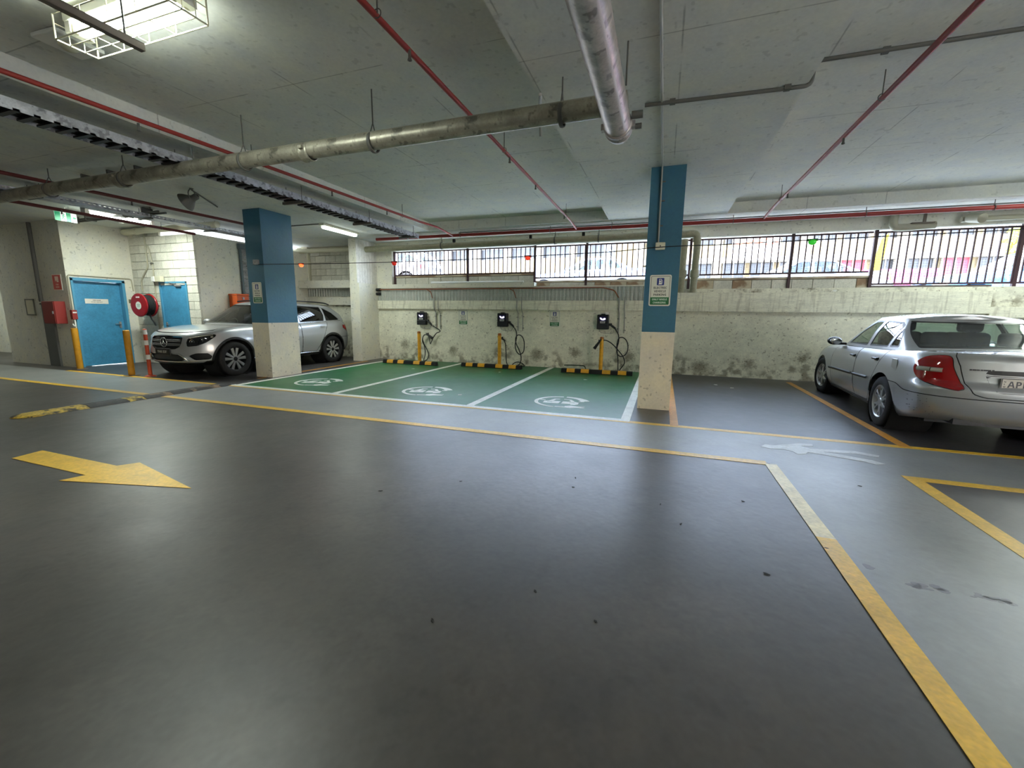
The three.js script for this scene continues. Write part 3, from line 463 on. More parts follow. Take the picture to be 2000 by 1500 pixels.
// horn loudspeaker and exit sign
{
  const t = thing('horn_speaker', 'dark horn loudspeaker on a bracket under the ceiling left of the left pillar', 'loudspeaker', [-7.62, 3.22, -5.25], -1.15);
  mesh('horn', lathe([[0.03, -0.14], [0.05, -0.12], [0.05, -0.05], [0.07, -0.02], [0.13, 0.06], [0.15, 0.1], [0.145, 0.1], [0.06, 0.0], [0, -0.02]], 28).rotateX(Math.PI / 2), S({ color: 0x54544e, roughness: 0.5 }), t).rotation.x = 0.5;
  mesh('bracket', [bend([[-0.07, 0, -0.03], [-0.09, 0.1, -0.03], [0, 0.17, -0.03], [0.09, 0.1, -0.03], [0.07, 0, -0.03]], 0.009, 20, 6), rod(V(0, 0.17, -0.03), V(0, 0.18, -0.03), 0.03)], mConduitDark, t);
  mesh('feed_conduit', rod(V(-1.2, 0.16, 0.25), V(-0.02, 0.16, -0.02), 0.012), mConduitDark, t);
  const e = thing('exit_sign', 'green and white running man exit sign hanging before the first blue door wall', 'exit sign', [-11.55, 3.22, -5.43], Math.PI / 2);
  const tx = canvasTex(256, 128, (g, w, h) => {
    g.fillStyle = '#0c8a5a'; g.fillRect(0, 0, w, h); g.fillStyle = '#f2fff8'; g.fillRect(66, 0, 66, h); g.fillRect(188, 0, 68, h);
    g.fillStyle = '#0c8a5a'; g.beginPath(); g.arc(106, 26, 10, 0, 7); g.fill(); g.lineWidth = 11; g.lineCap = 'round'; g.strokeStyle = '#0c8a5a';
    g.beginPath(); g.moveTo(101, 44); g.lineTo(94, 74); g.lineTo(110, 92); g.lineTo(106, 116); g.moveTo(94, 74); g.lineTo(84, 96); g.lineTo(72, 98); g.moveTo(101, 46); g.lineTo(120, 60); g.moveTo(100, 48); g.lineTo(82, 56); g.stroke();
    g.fillStyle = '#0c8a5a'; g.beginPath(); g.moveTo(204, 64); g.lineTo(228, 40); g.lineTo(228, 54); g.lineTo(246, 54); g.lineTo(246, 74); g.lineTo(228, 74); g.lineTo(228, 88); g.fill();
  });
  mesh('panel', bx(0.34, 0.17, 0.02, 0, 0, 0), S({ map: tx, emissive: 0xffffff, emissiveMap: tx, emissiveIntensity: 0.45, roughness: 0.4 }), e); mesh('top_housing', rbx(0.36, 0.05, 0.06, 0.008, 0, 0.11, 0), mWhite, e); mesh('rod', rod(V(0, 0.13, 0), V(0, 0.18, 0), 0.01), mWhite, e);
  const d = thing('detector', 'small white fitting under the ceiling beside the bright tube light', 'detector', [-11.4, 3.3, -6.3]); mesh('body', rbx(0.1, 0.08, 0.06, 0.015), mWhite, d); mesh('stem', rod(V(0, 0.03, 0), V(0, 0.1, 0), 0.012), mWhite, d);
}
// ---------------------------------------------------------------- signs, chargers, bollards, wheel stops
const evSign = canvasTex(300, 440, (g, w, h) => {
  g.fillStyle = '#d8d8c8'; g.fillRect(0, 0, w, h); g.strokeStyle = '#1f2a24'; g.lineWidth = 5; g.beginPath(); g.roundRect(16, 16, w - 32, h - 32, 10); g.stroke();
  g.fillStyle = '#1d6a3a'; g.fillRect(18, 318, w - 36, h - 336); g.fillStyle = '#24327a'; g.beginPath(); g.roundRect(98, 40, 104, 104, 10); g.fill();
  g.fillStyle = '#e8e8dc'; g.fillRect(128, 54, 36, 74); g.fillRect(120, 124, 52, 8); g.fillStyle = '#24327a'; g.fillRect(134, 62, 24, 16); g.beginPath(); g.moveTo(150, 84); g.lineTo(138, 106); g.lineTo(146, 106); g.lineTo(142, 122); g.lineTo(156, 98); g.lineTo(148, 98); g.fill();
  g.strokeStyle = '#e8e8dc'; g.lineWidth = 6; g.beginPath(); g.moveTo(164, 118); g.lineTo(176, 118); g.lineTo(176, 80); g.lineTo(168, 66); g.stroke();
  g.textAlign = 'center'; g.fillStyle = '#1c2420'; g.font = 'bold 43px sans-serif'; g.fillText('ELECTRIC', w / 2, 196, 236); g.fillText('VEHICLE', w / 2, 246, 224); g.fillText('PARKING', w / 2, 296, 232);
  g.fillStyle = '#dfe8da'; g.font = 'bold 36px sans-serif'; g.fillText('ONLY WHILE', w / 2, 362, 240); g.fillText('CHARGING', w / 2, 408, 220);
});
const mSign = S({ map: evSign, roughness: 0.45 });
function wallSign(label, x, y, z, w, h) {
  const t = thing('parking_sign', label, 'sign', [x, y, z]);
  const s = extrude(poly([[-w / 2 + 0.02, -h / 2], [w / 2 - 0.02, -h / 2], [w / 2, -h / 2 + 0.02], [w / 2, h / 2 - 0.02], [w / 2 - 0.02, h / 2], [-w / 2 + 0.02, h / 2], [-w / 2, h / 2 - 0.02], [-w / 2, -h / 2 + 0.02]]), 0.003);
  mesh('plate', s, S({ color: 0xc6ccc4, roughness: 0.4, metalness: 0.3 }), t); mesh('face', new THREE.PlaneGeometry(w - 0.012, h - 0.012).translate(0, 0, 0.0042), mSign, t);
}
wallSign('electric vehicle parking sign on the blue part of the right pillar', -0.07, 1.737, -6.508, 0.293, 0.437);
wallSign('electric vehicle parking sign on the shaded face of the left pillar', -7.905, 1.757, -6.598, 0.26, 0.425);
wallSign('electric vehicle parking sign on the wall between the left and middle chargers', -5.265, 1.278, -10.768, 0.285, 0.42);
wallSign('electric vehicle parking sign on the wall between the middle and right chargers', -2.648, 1.278, -10.768, 0.275, 0.42);
const screenTex = canvasTex(128, 96, (g, w, h) => {
  g.fillStyle = '#0c0a2a'; g.fillRect(0, 0, w, h); g.fillStyle = '#f2f0ff'; g.beginPath(); g.moveTo(10, 22); g.bezierCurveTo(26, 16, 40, 20, 46, 34); g.bezierCurveTo(56, 50, 70, 44, 80, 34); g.bezierCurveTo(94, 20, 108, 22, 112, 34); g.lineTo(120, 48); g.bezierCurveTo(108, 76, 84, 82, 62, 78); g.bezierCurveTo(36, 78, 18, 62, 10, 22); g.fill();
  g.fillStyle = '#0c0a2a'; g.beginPath(); g.ellipse(58, 60, 14, 4, 0, 0, 7); g.fill();
});
const mScreen = S({ color: 0x000000, emissive: 0xffffff, emissiveMap: screenTex, emissiveIntensity: 0.95, roughness: 0.3 });
function charger(which, x, y, cablePts, plug, holderFlip) {
  const z = -10.77, t = thing('wall_charger', 'black wall charger with a lit screen, the ' + which + ' one', 'charger', [x, y, z]);
  mesh('body', rbx(0.285, 0.36, 0.12, 0.022, 0, 0, 0.07, 3), S({ color: 0x0e0e12, roughness: 0.35 }), t); mesh('lower_cover', rbx(0.29, 0.14, 0.13, 0.02, 0, -0.11, 0.07, 3), S({ color: 0x17171c, roughness: 0.5 }), t); mesh('top_hood', rbx(0.1, 0.03, 0.1, 0.01, 0.0, 0.185, 0.07), mBlack, t);
  mesh('screen', new THREE.PlaneGeometry(0.17, 0.105).translate(-0.005, 0.075, 0.1315), mScreen, t, 'lit dark blue screen with a white emblem');
  mesh('rating_plate', bx(0.12, 0.05, 0.004, -0.005, -0.005, 0.131), S({ map: canvasTex(64, 28, (g, w, h) => { g.fillStyle = '#c9c9c6'; g.fillRect(0, 0, w, h); g.fillStyle = '#55555a'; for (let i = 0; i < 16; i++) g.fillRect(8 + i * 3, 6, 1 + (i % 3), 15); }), roughness: 0.4 }), t);
  mesh('cable_holder', [rbx(0.1, 0.06, 0.06, 0.012, 0.17, -0.06, 0.07), rod(V(0.18, -0.06, 0.08), V(0.3, -0.15, 0.1), 0.026, 14), rod(V(0.3, -0.15, 0.1), V(0.33, -0.2, 0.1), 0.02, 12, 0.014)], mBlack, t);
  mesh('bracket', [conduit([[-0.1, -0.17, 0.02], [-0.06, -0.27, 0.03], [0.24, -0.29, 0.03], [0.26, -0.2, 0.02]], 0.006, 6), rod(V(0.06, -0.3, 0.03), V(0.06, -0.23, 0.03), 0.006)], mConduit, t);
  mesh('cable', new THREE.TubeGeometry(new THREE.CatmullRomCurve3(cablePts.map(([a, b, c]) => V(a - x, b - y, c - z))), 160, 0.0125, 8), mCable, t);
  const [a, b] = plug.map(([p, q, r]) => V(p - x, q - y, r - z)), d = b.clone().sub(a).normalize();
  mesh('plug', [rod(a, b, 0.026, 14, 0.034), rod(b, b.clone().addScaledVector(d, 0.05), 0.037, 16), rod(a.clone().addScaledVector(d, -0.09), a, 0.014, 12, 0.026), rbx(0.03, 0.05, 0.03, 0.008, a.x, a.y + 0.035, a.z)], mBlack, t);
}
const Z = -10.72;
charger('left', -6.54, 1.23, [[-6.21, 1.03, Z], [-6.1, 0.97, Z], [-5.98, 0.9, Z], [-5.97, 0.87, Z + 0.02], [-6.08, 0.82, Z + 0.02], [-6.18, 0.7, Z + 0.02], [-6.27, 0.52, Z + 0.03], [-6.28, 0.5, Z + 0.03], [-6.31, 0.66, Z + 0.03], [-6.37, 0.76, Z + 0.03], [-6.47, 0.76, Z + 0.03], [-6.53, 0.66, Z + 0.03], [-6.5, 0.53, Z + 0.03], [-6.42, 0.38, Z + 0.03], [-6.33, 0.2, Z + 0.05], [-6.36, 0.05, Z + 0.12], [-6.43, 0.02, Z + 0.16], [-6.43, 0.2, Z + 0.08], [-6.46, 0.42, Z + 0.05], [-6.53, 0.6, Z + 0.05], [-6.46, 0.76, Z + 0.06], [-6.36, 0.77, Z + 0.06]], [[-6.33, 0.77, Z + 0.06], [-6.22, 0.7, Z + 0.07]]);
charger('middle', -4.055, 1.225, [[-3.73, 1.02, Z], [-3.68, 0.93, Z], [-3.67, 0.74, Z], [-3.7, 0.56, Z + 0.01], [-3.66, 0.4, Z + 0.02], [-3.57, 0.32, Z + 0.02], [-3.47, 0.38, Z + 0.02], [-3.44, 0.56, Z + 0.02], [-3.47, 0.74, Z + 0.02], [-3.55, 0.83, Z + 0.02], [-3.63, 0.83, Z + 0.04], [-3.68, 0.74, Z + 0.04], [-3.66, 0.6, Z + 0.04], [-3.58, 0.44, Z + 0.04], [-3.52, 0.26, Z + 0.04], [-3.53, 0.1, Z + 0.06], [-3.6, 0.02, Z + 0.1], [-3.72, 0.018, Z + 0.15], [-3.7, 0.07, Z + 0.16], [-3.6, 0.12, Z + 0.12], [-3.45, 0.08, Z + 0.1], [-3.4, 0.018, Z + 0.12], [-3.6, 0.018, Z + 0.3], [-3.8, 0.03, Z + 0.25], [-3.87, 0.1, Z + 0.2], [-3.9, 0.4, Z + 0.18], [-3.91, 0.6, Z + 0.2], [-3.95, 0.7, Z + 0.22]], [[-3.98, 0.73, Z + 0.23], [-4.06, 0.78, Z + 0.24]]);
charger('right', -1.4, 1.215, [[-1.08, 1.01, Z], [-1.02, 0.92, Z], [-1.0, 0.75, Z], [-1.03, 0.6, Z], [-1.02, 0.45, Z + 0.02], [-0.94, 0.38, Z + 0.02], [-0.83, 0.42, Z + 0.02], [-0.77, 0.58, Z + 0.02], [-0.82, 0.78, Z + 0.02], [-0.92, 0.85, Z + 0.02], [-0.99, 0.83, Z + 0.04], [-1.03, 0.7, Z + 0.04], [-1.02, 0.5, Z + 0.04], [-0.99, 0.28, Z + 0.04], [-0.98, 0.1, Z + 0.06], [-0.96, 0.02, Z + 0.1], [-0.9, 0.1, Z + 0.1], [-0.83, 0.22, Z + 0.08], [-0.86, 0.36, Z + 0.08], [-0.98, 0.52, Z + 0.1], [-1.12, 0.68, Z + 0.2], [-1.26, 0.78, Z + 0.36], [-1.36, 0.79, Z + 0.44]], [[-1.42, 0.74, Z + 0.44], [-1.5, 0.62, Z + 0.44]]);
{ const t = thing('dust_cap', 'small cream box above the right charger', 'box', [-1.32, 1.42, -10.74]); mesh('body', rbx(0.09, 0.05, 0.05, 0.012), mWhite, t); mesh('lid', rbx(0.095, 0.012, 0.055, 0.005, 0, 0.028, 0), mWhite, t); }
for (const [x, z, h, which] of [[-6.32, -10.16, 0.888, 'left'], [-4.0, -10.32, 0.885, 'middle'], [-1.36, -10.32, 0.868, 'right']]) {
  const t = thing('bollard', 'slim yellow bollard behind the ' + which + ' wheel stop of the green bays', 'bollard', [x, 0, z]);
  mesh('post', lathe([[0.0, 0.004], [0.046, 0.004], [0.046, h - 0.05], [0, h - 0.05]], 20), mBollard, t); mesh('cap', lathe([[0.0, h], [0.03, h], [0.044, h - 0.012], [0.049, h - 0.05], [0.046, h - 0.055]], 20), S({ color: 0x9a5a1a, roughness: 0.5 }), t); mesh('base', lathe([[0, 0.012], [0.07, 0.012], [0.075, 0], [0, 0]], 20), mBlack, t);
}
for (const [x, z, h, r, which] of [[-12.8, -5.86, 0.95, 0.06, 'left of the first blue door'], [-10.6, -5.68, 0.96, 0.058, 'right of the first blue door, in the middle of the aisle']]) {
  const t = thing('bollard', 'worn thick yellow bollard ' + which, 'bollard', [x, 0, z]);
  mesh('post', lathe([[0, 0.003], [r, 0.003], [r, h - 0.015], [r - 0.015, h], [0, h]], 22), mBollardOld, t); mesh('base', bx(0.2, 0.012, 0.2, 0, 0.006, 0), mRust, t);
}
{
  const t = thing('delineator', 'orange flexible lane post with white bands beside the four wheel drive', 'lane post', [-10.12, 0, -5.75]);
  mesh('post', lathe([[0, 0.03], [0.036, 0.03], [0.034, 0.95], [0.03, 0.99], [0, 1.0]], 18), S({ color: 0xc44a26, roughness: 0.5 }), t); mesh('base', lathe([[0, 0.035], [0.06, 0.03], [0.1, 0.008], [0.1, 0], [0, 0]], 22), S({ color: 0xb24422, roughness: 0.6 }), t);
  for (const y of [0.36, 0.66]) mesh('white_band', lathe([[0.0365, y], [0.0365, y + 0.1]], 18), mWhite, t); mesh('top_band', lathe([[0.036, 0.88], [0.0352, 0.975]], 18), mWhite, t);
}
for (const [x, z, which, turn] of [[-6.44, -9.86, 'left', 0.0], [-4.13, -10.06, 'middle', 0.0], [-1.42, -10.02, 'right', 0.02]]) {
  const t = thing('wheel_stop', 'black rubber wheel stop with yellow pads in the ' + which + ' green bay', 'wheel stop', [x, 0, z], turn), w = 1.66;
  const prof = poly([[-0.075, 0.004], [0.075, 0.004], [0.055, 0.085], [0.04, 0.1], [-0.04, 0.1], [-0.055, 0.085]]);
  mesh('bar', extrude(prof, w, 0).rotateY(Math.PI / 2).translate(-w / 2, 0, 0), mRubber, t);
  for (const u of [-0.6, -0.26, 0.24, 0.6]) mesh('yellow_pad', extrude(poly([[-0.078, 0.02], [0.0772, 0.02], [0.0572, 0.087], [0.041, 0.1025], [-0.041, 0.1025], [-0.0572, 0.087]]), 0.19).rotateY(Math.PI / 2).translate(u - 0.095, 0, 0), mBollard, t);
}
// rubber hump: alternate worn yellow and black sections with rounded ends and bolt holes
{
  const t = thing('speed_hump', 'long narrow rubber speed hump, worn yellow and black, crossing the walkway', 'speed hump', [-7.72, 0, -4.28]);
  const prof = (k) => poly([[-0.17 * k, 0.003], [0.17 * k, 0.003], [0.13 * k, 0.02 * k], [0.075 * k, 0.038 * k], [-0.075 * k, 0.038 * k], [-0.13 * k, 0.02 * k]]);
  const worn = (r, g, b, s) => metres(S({ map: makeTex(256, 256, (u, v) => { const m = smooth(0.42, 0.62, fbm(u, v, 6, 4, s)), f = fbm(u, v, 40, 2, s + 4); return [lerp(r, 46, m) * (0.8 + 0.4 * f), lerp(g, 42, m) * (0.8 + 0.4 * f), lerp(b, 38, m) * (0.8 + 0.4 * f)]; }), roughness: 0.7 }), 0.8);
  const mY = worn(196, 164, 60, 1800), mK = worn(40, 40, 42, 1810), mB = worn(122, 100, 76, 1820);
  const secs = [[1.3, 0.78, mY], [0.78, 0.3, mK], [0.3, 0.08, mY], [0.08, -0.32, mB], [-0.32, -0.62, mK], [-0.62, -1.2, mB]];
  for (const [a, b, m] of secs) {
    mesh('section', extrude(prof(1), a - b - 0.006).translate(0, 0, b + 0.003), m, t);
    mesh('bolt_hole', [...[0.25, 0.75].map((f) => new THREE.CylinderGeometry(0.022, 0.022, 0.004, 12).translate(0.02, 0.039, lerp(a, b, f)))], mBlack, t);
  }
  for (const [z, s] of [[1.3, 1], [-1.2, -1]]) { const g = new THREE.SphereGeometry(1, 20, 8, 0, Math.PI * 2, 0, Math.PI / 2).scale(0.17, 0.038, 0.2); mesh('end_cap', g.translate(0, 0.003, z), s > 0 ? mY : mK, t); }
}
// fire equipment and small wall things at the left
{
  const s = thing('fire_sign', 'red fire hose sign above the red box on the shaded wall', 'sign', [-13.46, 2.0, -5.99]);
  const tx = canvasTex(128, 150, (g, w, h) => { g.fillStyle = '#f0c9b0'; g.fillRect(0, 0, w, h); g.fillStyle = '#d3341c'; g.fillRect(6, 6, w - 12, h - 12); g.fillStyle = '#f6d2bf'; g.fillRect(40, 18, 52, 56); g.fillStyle = '#d3341c'; g.fillRect(44, 60, 18, 16); g.fillStyle = '#f6d2bf'; g.font = 'bold 20px sans-serif'; g.textAlign = 'center'; g.fillText('FIRE', w / 2, 104); g.fillText('HOSE', w / 2, 128); });
  mesh('plate', rbx(0.36, 0.37, 0.01, 0.004), mWhite, s); mesh('face', new THREE.PlaneGeometry(0.345, 0.355).translate(0, 0, 0.0062), S({ map: tx, roughness: 0.4 }), s);
  const b = thing('fire_cabinet', 'red steel cabinet on the shaded wall below the fire sign', 'cabinet', [-13.55, 1.3, -5.9]);
  mesh('case', rbx(0.5, 0.52, 0.2, 0.012), mRed, b); mesh('door', rbx(0.46, 0.48, 0.012, 0.004, 0, 0, 0.104), mRed, b); mesh('latch', bx(0.03, 0.06, 0.02, 0.19, 0, 0.115), mSteel, b);
  const d = thing('cable_duct', 'tall grey duct cover down the shaded wall behind the red cabinet', 'duct', [-14.0, 0, -5.98]); mesh('cover', rbx(0.42, 1.5, 0.05, 0.008, 0, 0.75, 0), S({ color: 0x5c5f5c, roughness: 0.6 }), d); mesh('flange', box(-0.23, 0.23, 1.48, 1.52, -0.02, 0.035), mConduitDark, d);
  const f = thing('wall_frame', 'small grey framed panel on the shaded wall', 'panel', [-14.75, 1.42, -5.99]); mesh('frame', [box(-0.19, 0.19, 0.17, 0.2, -0.01, 0.01), box(-0.19, 0.19, -0.2, -0.17, -0.01, 0.01), box(-0.19, -0.16, -0.2, 0.2, -0.01, 0.01), box(0.16, 0.19, -0.2, 0.2, -0.01, 0.01)], S({ color: 0x77776a, roughness: 0.6 }), f); mesh('panel', bx(0.34, 0.36, 0.006), mCream, f);
  const a = thing('alarm_box', 'small red box beside the first blue door frame', 'alarm box', [DX + 0.04, 1.255, -6.02]); mesh('case', rbx(0.09, 0.22, 0.1, 0.012), mRed, a); mesh('label_plate', bx(0.004, 0.03, 0.07, 0.046, 0.05, 0), mWhite, a); mesh('hook', [bend([[0, -0.11, 0], [0.03, -0.2, 0.01], [0.03, -0.27, 0.03], [-0.01, -0.22, 0.04]], 0.014, 16, 6)], mWhite, a);
  const w = thing('switch_plate', 'small brown plate between the first blue door and the hose reel', 'plate', [DX + 0.008, 1.6, -7.21]); mesh('plate', rbx(0.016, 0.1, 0.07, 0.004), S({ color: 0x6e6248, roughness: 0.6 }), w); mesh('button', rbx(0.012, 0.04, 0.03, 0.004, 0.012, 0, 0), mConduitDark, w);
  const m = thing('exit_unit', 'small cream box above the second blue door', 'box', [-12.02, 2.15, -7.27]); mesh('case', rbx(0.3, 0.14, 0.09, 0.012), mCream, m); mesh('cover', rbx(0.1, 0.12, 0.02, 0.006, -0.12, 0, 0.05), mWhite, m);
  // hose reel, its disc turned out from the wall
  const r = thing('hose_reel', 'red fire hose reel with black hose between the blue doors', 'hose reel', [-12.2, 1.5, -7.02], 0.06);
  const disc = (z, s) => lathe([[0, -0.012 * s], [0.24, -0.012 * s], [0.255, -0.03 * s], [0.275, -0.03 * s], [0.285, 0.0], [0.275, 0.012 * s], [0.24, 0.012 * s], [0, 0.012 * s]], 40).rotateX(Math.PI / 2).translate(0, 0, z);
  mesh('front_disc', disc(0.14, 1), mHose, r); mesh('rear_disc', disc(-0.1, -1), mHose, r);
  const coil = []; for (let k = 0; k < 3; k++) for (let i = 0; i < 7; i++) coil.push(new THREE.TorusGeometry(0.17 + k * 0.032, 0.017, 7, 36).translate(0, 0, -0.075 + i * 0.033)); mesh('hose', coil, mRubber, r);
  const lab = canvasTex(128, 128, (g, w, h) => { g.fillStyle = '#d8e2d8'; g.fillRect(0, 0, w, h); g.fillStyle = '#7aa08a'; g.fillRect(26, 44, 76, 10); g.fillRect(34, 62, 60, 8); g.fillRect(30, 80, 68, 8); });
  mesh('centre_label', new THREE.CircleGeometry(0.095, 32).translate(0, -0.01, 0.158), S({ map: lab, roughness: 0.4 }), r); mesh('rim_label', bx(0.12, 0.035, 0.003, 0, 0.19, 0.156), mWhite, r);
  mesh('axle', rod(V(0, 0, -0.32), V(0, 0, 0.15), 0.02), mSteel, r); mesh('nozzle', [bend([[0.1, -0.22, 0], [0.16, -0.34, 0.0], [0.2, -0.42, -0.02]], 0.017, 12, 8), rod(V(0.2, -0.42, -0.02), V(0.23, -0.5, -0.03), 0.022, 10, 0.014)], mRubber, r);
  const o = thing('orange_case', 'orange box on the wall behind the four wheel drive windscreen', 'box', [-10.55, 1.55, -8.25]); mesh('case', rbx(0.3, 0.46, 0.34, 0.02), mOrange, o); mesh('lid', rbx(0.31, 0.05, 0.35, 0.012, 0, 0.25, 0), mOrange, o); mesh('latch', bx(0.02, 0.06, 0.05, 0.156, 0.16, 0), mSteel, o);
  const q = thing('roller_shutter', 'grey roller shutter on the side wall beside the left pillar', 'shutter', [-10.7, 0, -8.95]); mesh('guide', [box(0, 0.05, 0, 3.1, 0.43, 0.48), box(0, 0.05, 0, 3.1, -0.55, -0.5), box(-0.01, 0.09, 3.0, 3.14, -0.55, 0.5)], S({ color: 0x5c6a70, roughness: 0.5 }), q);
  for (let y = 0.05; y < 3.0; y += 0.1) mesh('slat', rbx(0.022, 0.094, 0.93, 0.008, 0.012, y + 0.05, -0.035, 1), mSteel, q);
}
{ // second hanging wall column behind the four wheel drive
  mk('wall_pier', box(-10.98, -10.75, 2.3, SOF, -10.98, -10.86), mCream);
}
// festoon cable with coloured lamps between the pillars
{
  const t = thing('festoon_cable', 'thin black cable strung between the pillars in front of the bars', 'cable'), fx = -6.56;
  const sag = (x) => 2.31 - 0.05 * Math.sin(Math.PI * clamp((x + 7.75) / 7.5)) + Math.max(0, x) * 0.012 + (x > -0.3 ? 0.02 : 0);
  const p = []; for (let i = 0; i <= 24; i++) { const x = lerp(-7.72, 9, i / 24); p.push([x, sag(x), fx + 0.04 + (x > -0.5 && x < 0.4 ? 0.06 : 0)]); } mesh('cable', bend(p, 0.0065, 160, 6), mCable, t);
  for (const [x, c, e, l] of [[-6.62, 0xff5a2a, 2.2, 'orange festoon lamp, the leftmost, glowing before the block wall'], [-4.52, 0xd0261a, 0.25, 'red festoon lamp hanging before the left end of the bars'], [-2.06, 0xe0402a, 0.5, 'orange red festoon lamp hanging before the middle of the bars'], [1.72, 0x2fae2f, 0.5, 'green festoon lamp hanging right of the right pillar']]) {
    const b = thing('festoon_lamp', l, 'festoon lamp', [x, sag(x), fx + 0.04]);
    mesh('holder', rbx(0.12, 0.03, 0.03, 0.01, 0, 0, 0), S({ color: new THREE.Color(c).multiplyScalar(0.35), roughness: 0.5 }), b);
    mesh('lamp_globe', lathe([[0, -0.06], [0.02, -0.055], [0.034, -0.035], [0.034, -0.012], [0.02, 0], [0, 0]], 16).scale(1.3, 1, 1), S({ color: c, emissive: c, emissiveIntensity: e, roughness: 0.3 }), b);
    if (e > 2) { const l2 = new THREE.PointLight(c, 0.12); l2.name = 'festoon_glow'; l2.position.set(0, -0.03, 0); b.add(l2); }
  }
  for (const [x, y, z, l, m] of [[-7.845, 2.36, -6.575, 'small metal box on the left pillar holding the festoon cable', mSteel], [-0.105, 2.345, -6.49, 'small cream switch box on the right pillar', mCream]]) { const b = thing('junction_box', l, 'junction box', [x, y, z]); mesh('case', rbx(0.13, 0.1, 0.05, 0.01), m, b); mesh('cover_screw', rod(V(0, 0, 0.02), V(0, 0, 0.028), 0.01), mConduitDark, b); }
}
// bits of leaf litter lying on the floor
{
  const proto = thing('leaf_litter', 'dark scrap of leaf lying on the coated floor', 'leaf', [0, 0, 0], 0, 'scraps of leaf on the floor');
  mesh('blade', extrude(poly([[-0.016, 0], [-0.004, 0.006], [0.014, 0.003], [0.018, -0.002], [0.0, -0.006]]), 0.0025).rotateX(-Math.PI / 2), S({ color: 0x1d1a14, roughness: 0.8 }), proto);
  const at = [[-0.62, -3.42], [-0.6, -3.22], [0.07, -3.14], [0.2, -2.87], [0.66, -3.42], [1.02, -2.86], [0.62, -2.44], [-0.2, -1.75], [-0.52, -1.86], [0.9, -1.46], [-1.5, -3.0], [-2.0, -2.6], [1.63, -4.1], [-0.9, -1.5]];
  at.forEach(([x, z], i) => { let o = proto; if (i) { o = proto.clone(); o.name = numbered('leaf_litter'); scene.add(o); } o.position.set(x, 0.0025, z); o.rotation.y = rr(0, 6); o.scale.set(rr(0.6, 1.1), 1, rr(0.6, 1.1)); });
  const w = thing('paper_scrap', 'white paper scrap lying in the green bays', 'paper scrap', [0, 0, 0], 0, 'white paper scraps on the green bays'); mesh('sheet', extrude(poly([[-0.04, -0.02], [0.03, -0.026], [0.042, 0.012], [-0.01, 0.028]]), 0.004).rotateX(-Math.PI / 2), mWhite, w);
  [[-5.82, -9.05], [-3.62, -9.35], [-1.5, -9.0], [-3.2, -6.4], [1.1, -9.4], [1.35, -9.1]].forEach(([x, z], i) => { let o = w; if (i) { o = w.clone(); o.name = numbered('paper_scrap'); scene.add(o); } o.position.set(x, 0.003, z); o.rotation.y = i * 1.3; if (i > 3) { o.userData = { ...o.userData, label: 'white paper scrap on the dark bay right of the right pillar', group: 'white scraps on the dark bay' }; } });
  const h = thing('loose_hose', 'short dark green hose lying along the foot of the wall', 'hose'); mesh('tube', bend([[-2.35, 0.09, -10.72], [-2.1, 0.1, -10.72], [-1.86, 0.1, -10.72], [-1.8, 0.06, -10.7], [-1.79, 0.02, -10.66]], 0.012, 30, 8), S({ color: 0x26331f, roughness: 0.7 }), h);
  const st = thing('pale_stone', 'white lump lying on the ledge at the right', 'stone', [3.35, 1.94, -10.82]); mesh('lump', new THREE.IcosahedronGeometry(0.07, 2).scale(1.3, 0.6, 0.8), mWhite, st);
}
// ---------------------------------------------------------------- barred opening
function fence(label, x0, x1, yb, yt, posts) {
  const t = thing('bar_fence', label, 'fence', [0, 0, 0]), z = -10.95;
  mesh('rail', box(x0, x1, yb, yb + 0.035, z - 0.02, z + 0.02), mFence, t); mesh('rail', box(x0, x1, yt - 0.035, yt, z - 0.02, z + 0.02), mFence, t);
  const n = Math.round((x1 - x0) / 0.128), bar = box(-0.011, 0.011, yb + 0.03, yt - 0.03, -0.011, 0.011);
  for (let i = 1; i < n; i++) { const o = mesh('bar', bar, mFence, t); o.position.set(lerp(x0, x1, i / n), 0, z); }
  for (const [x, a, b] of posts) mesh('post', box(x - 0.028, x + 0.028, a, b, z - 0.03, z + 0.03), mFence, t);
}
fence('maroon bar fence filling the left end of the opening', -7.58, -3.27, 2.45, 3.14, [[-7.57, 2.1, 3.16], [-5.2, 2.1, 3.16], [-3.26, 2.05, 3.18]]);
fence('maroon bar fence across the middle of the opening, behind the right pillar', -3.23, 3.94, 2.31, 3.13, [[-1.91, 2.0, 3.2], [0.5, 2.0, 3.2], [2.53, 1.93, 3.36]]);
fence('maroon bar fence at the right end of the opening', 4.02, 9.4, 2.06, 3.12, [[3.99, 1.84, 3.36], [6.24, 1.7, 3.2]]);
{
  const t = thing('wire_mesh', 'fine wire mesh screen behind the right bars', 'mesh screen'), z = -11.0, g = [], m = S({ color: 0x6a625c, roughness: 0.6 });
  for (let x = 0.7; x < 9.4; x += 0.05) g.push(bx(0.0032, 1.1, 0.0032, x, 2.6, z)); for (let y = 2.08; y < 3.15; y += 0.05) g.push(bx(8.7, 0.0032, 0.0032, 5.05, y, z));
  mesh('wires', g, m, t).userData.kind = 'stuff';
}
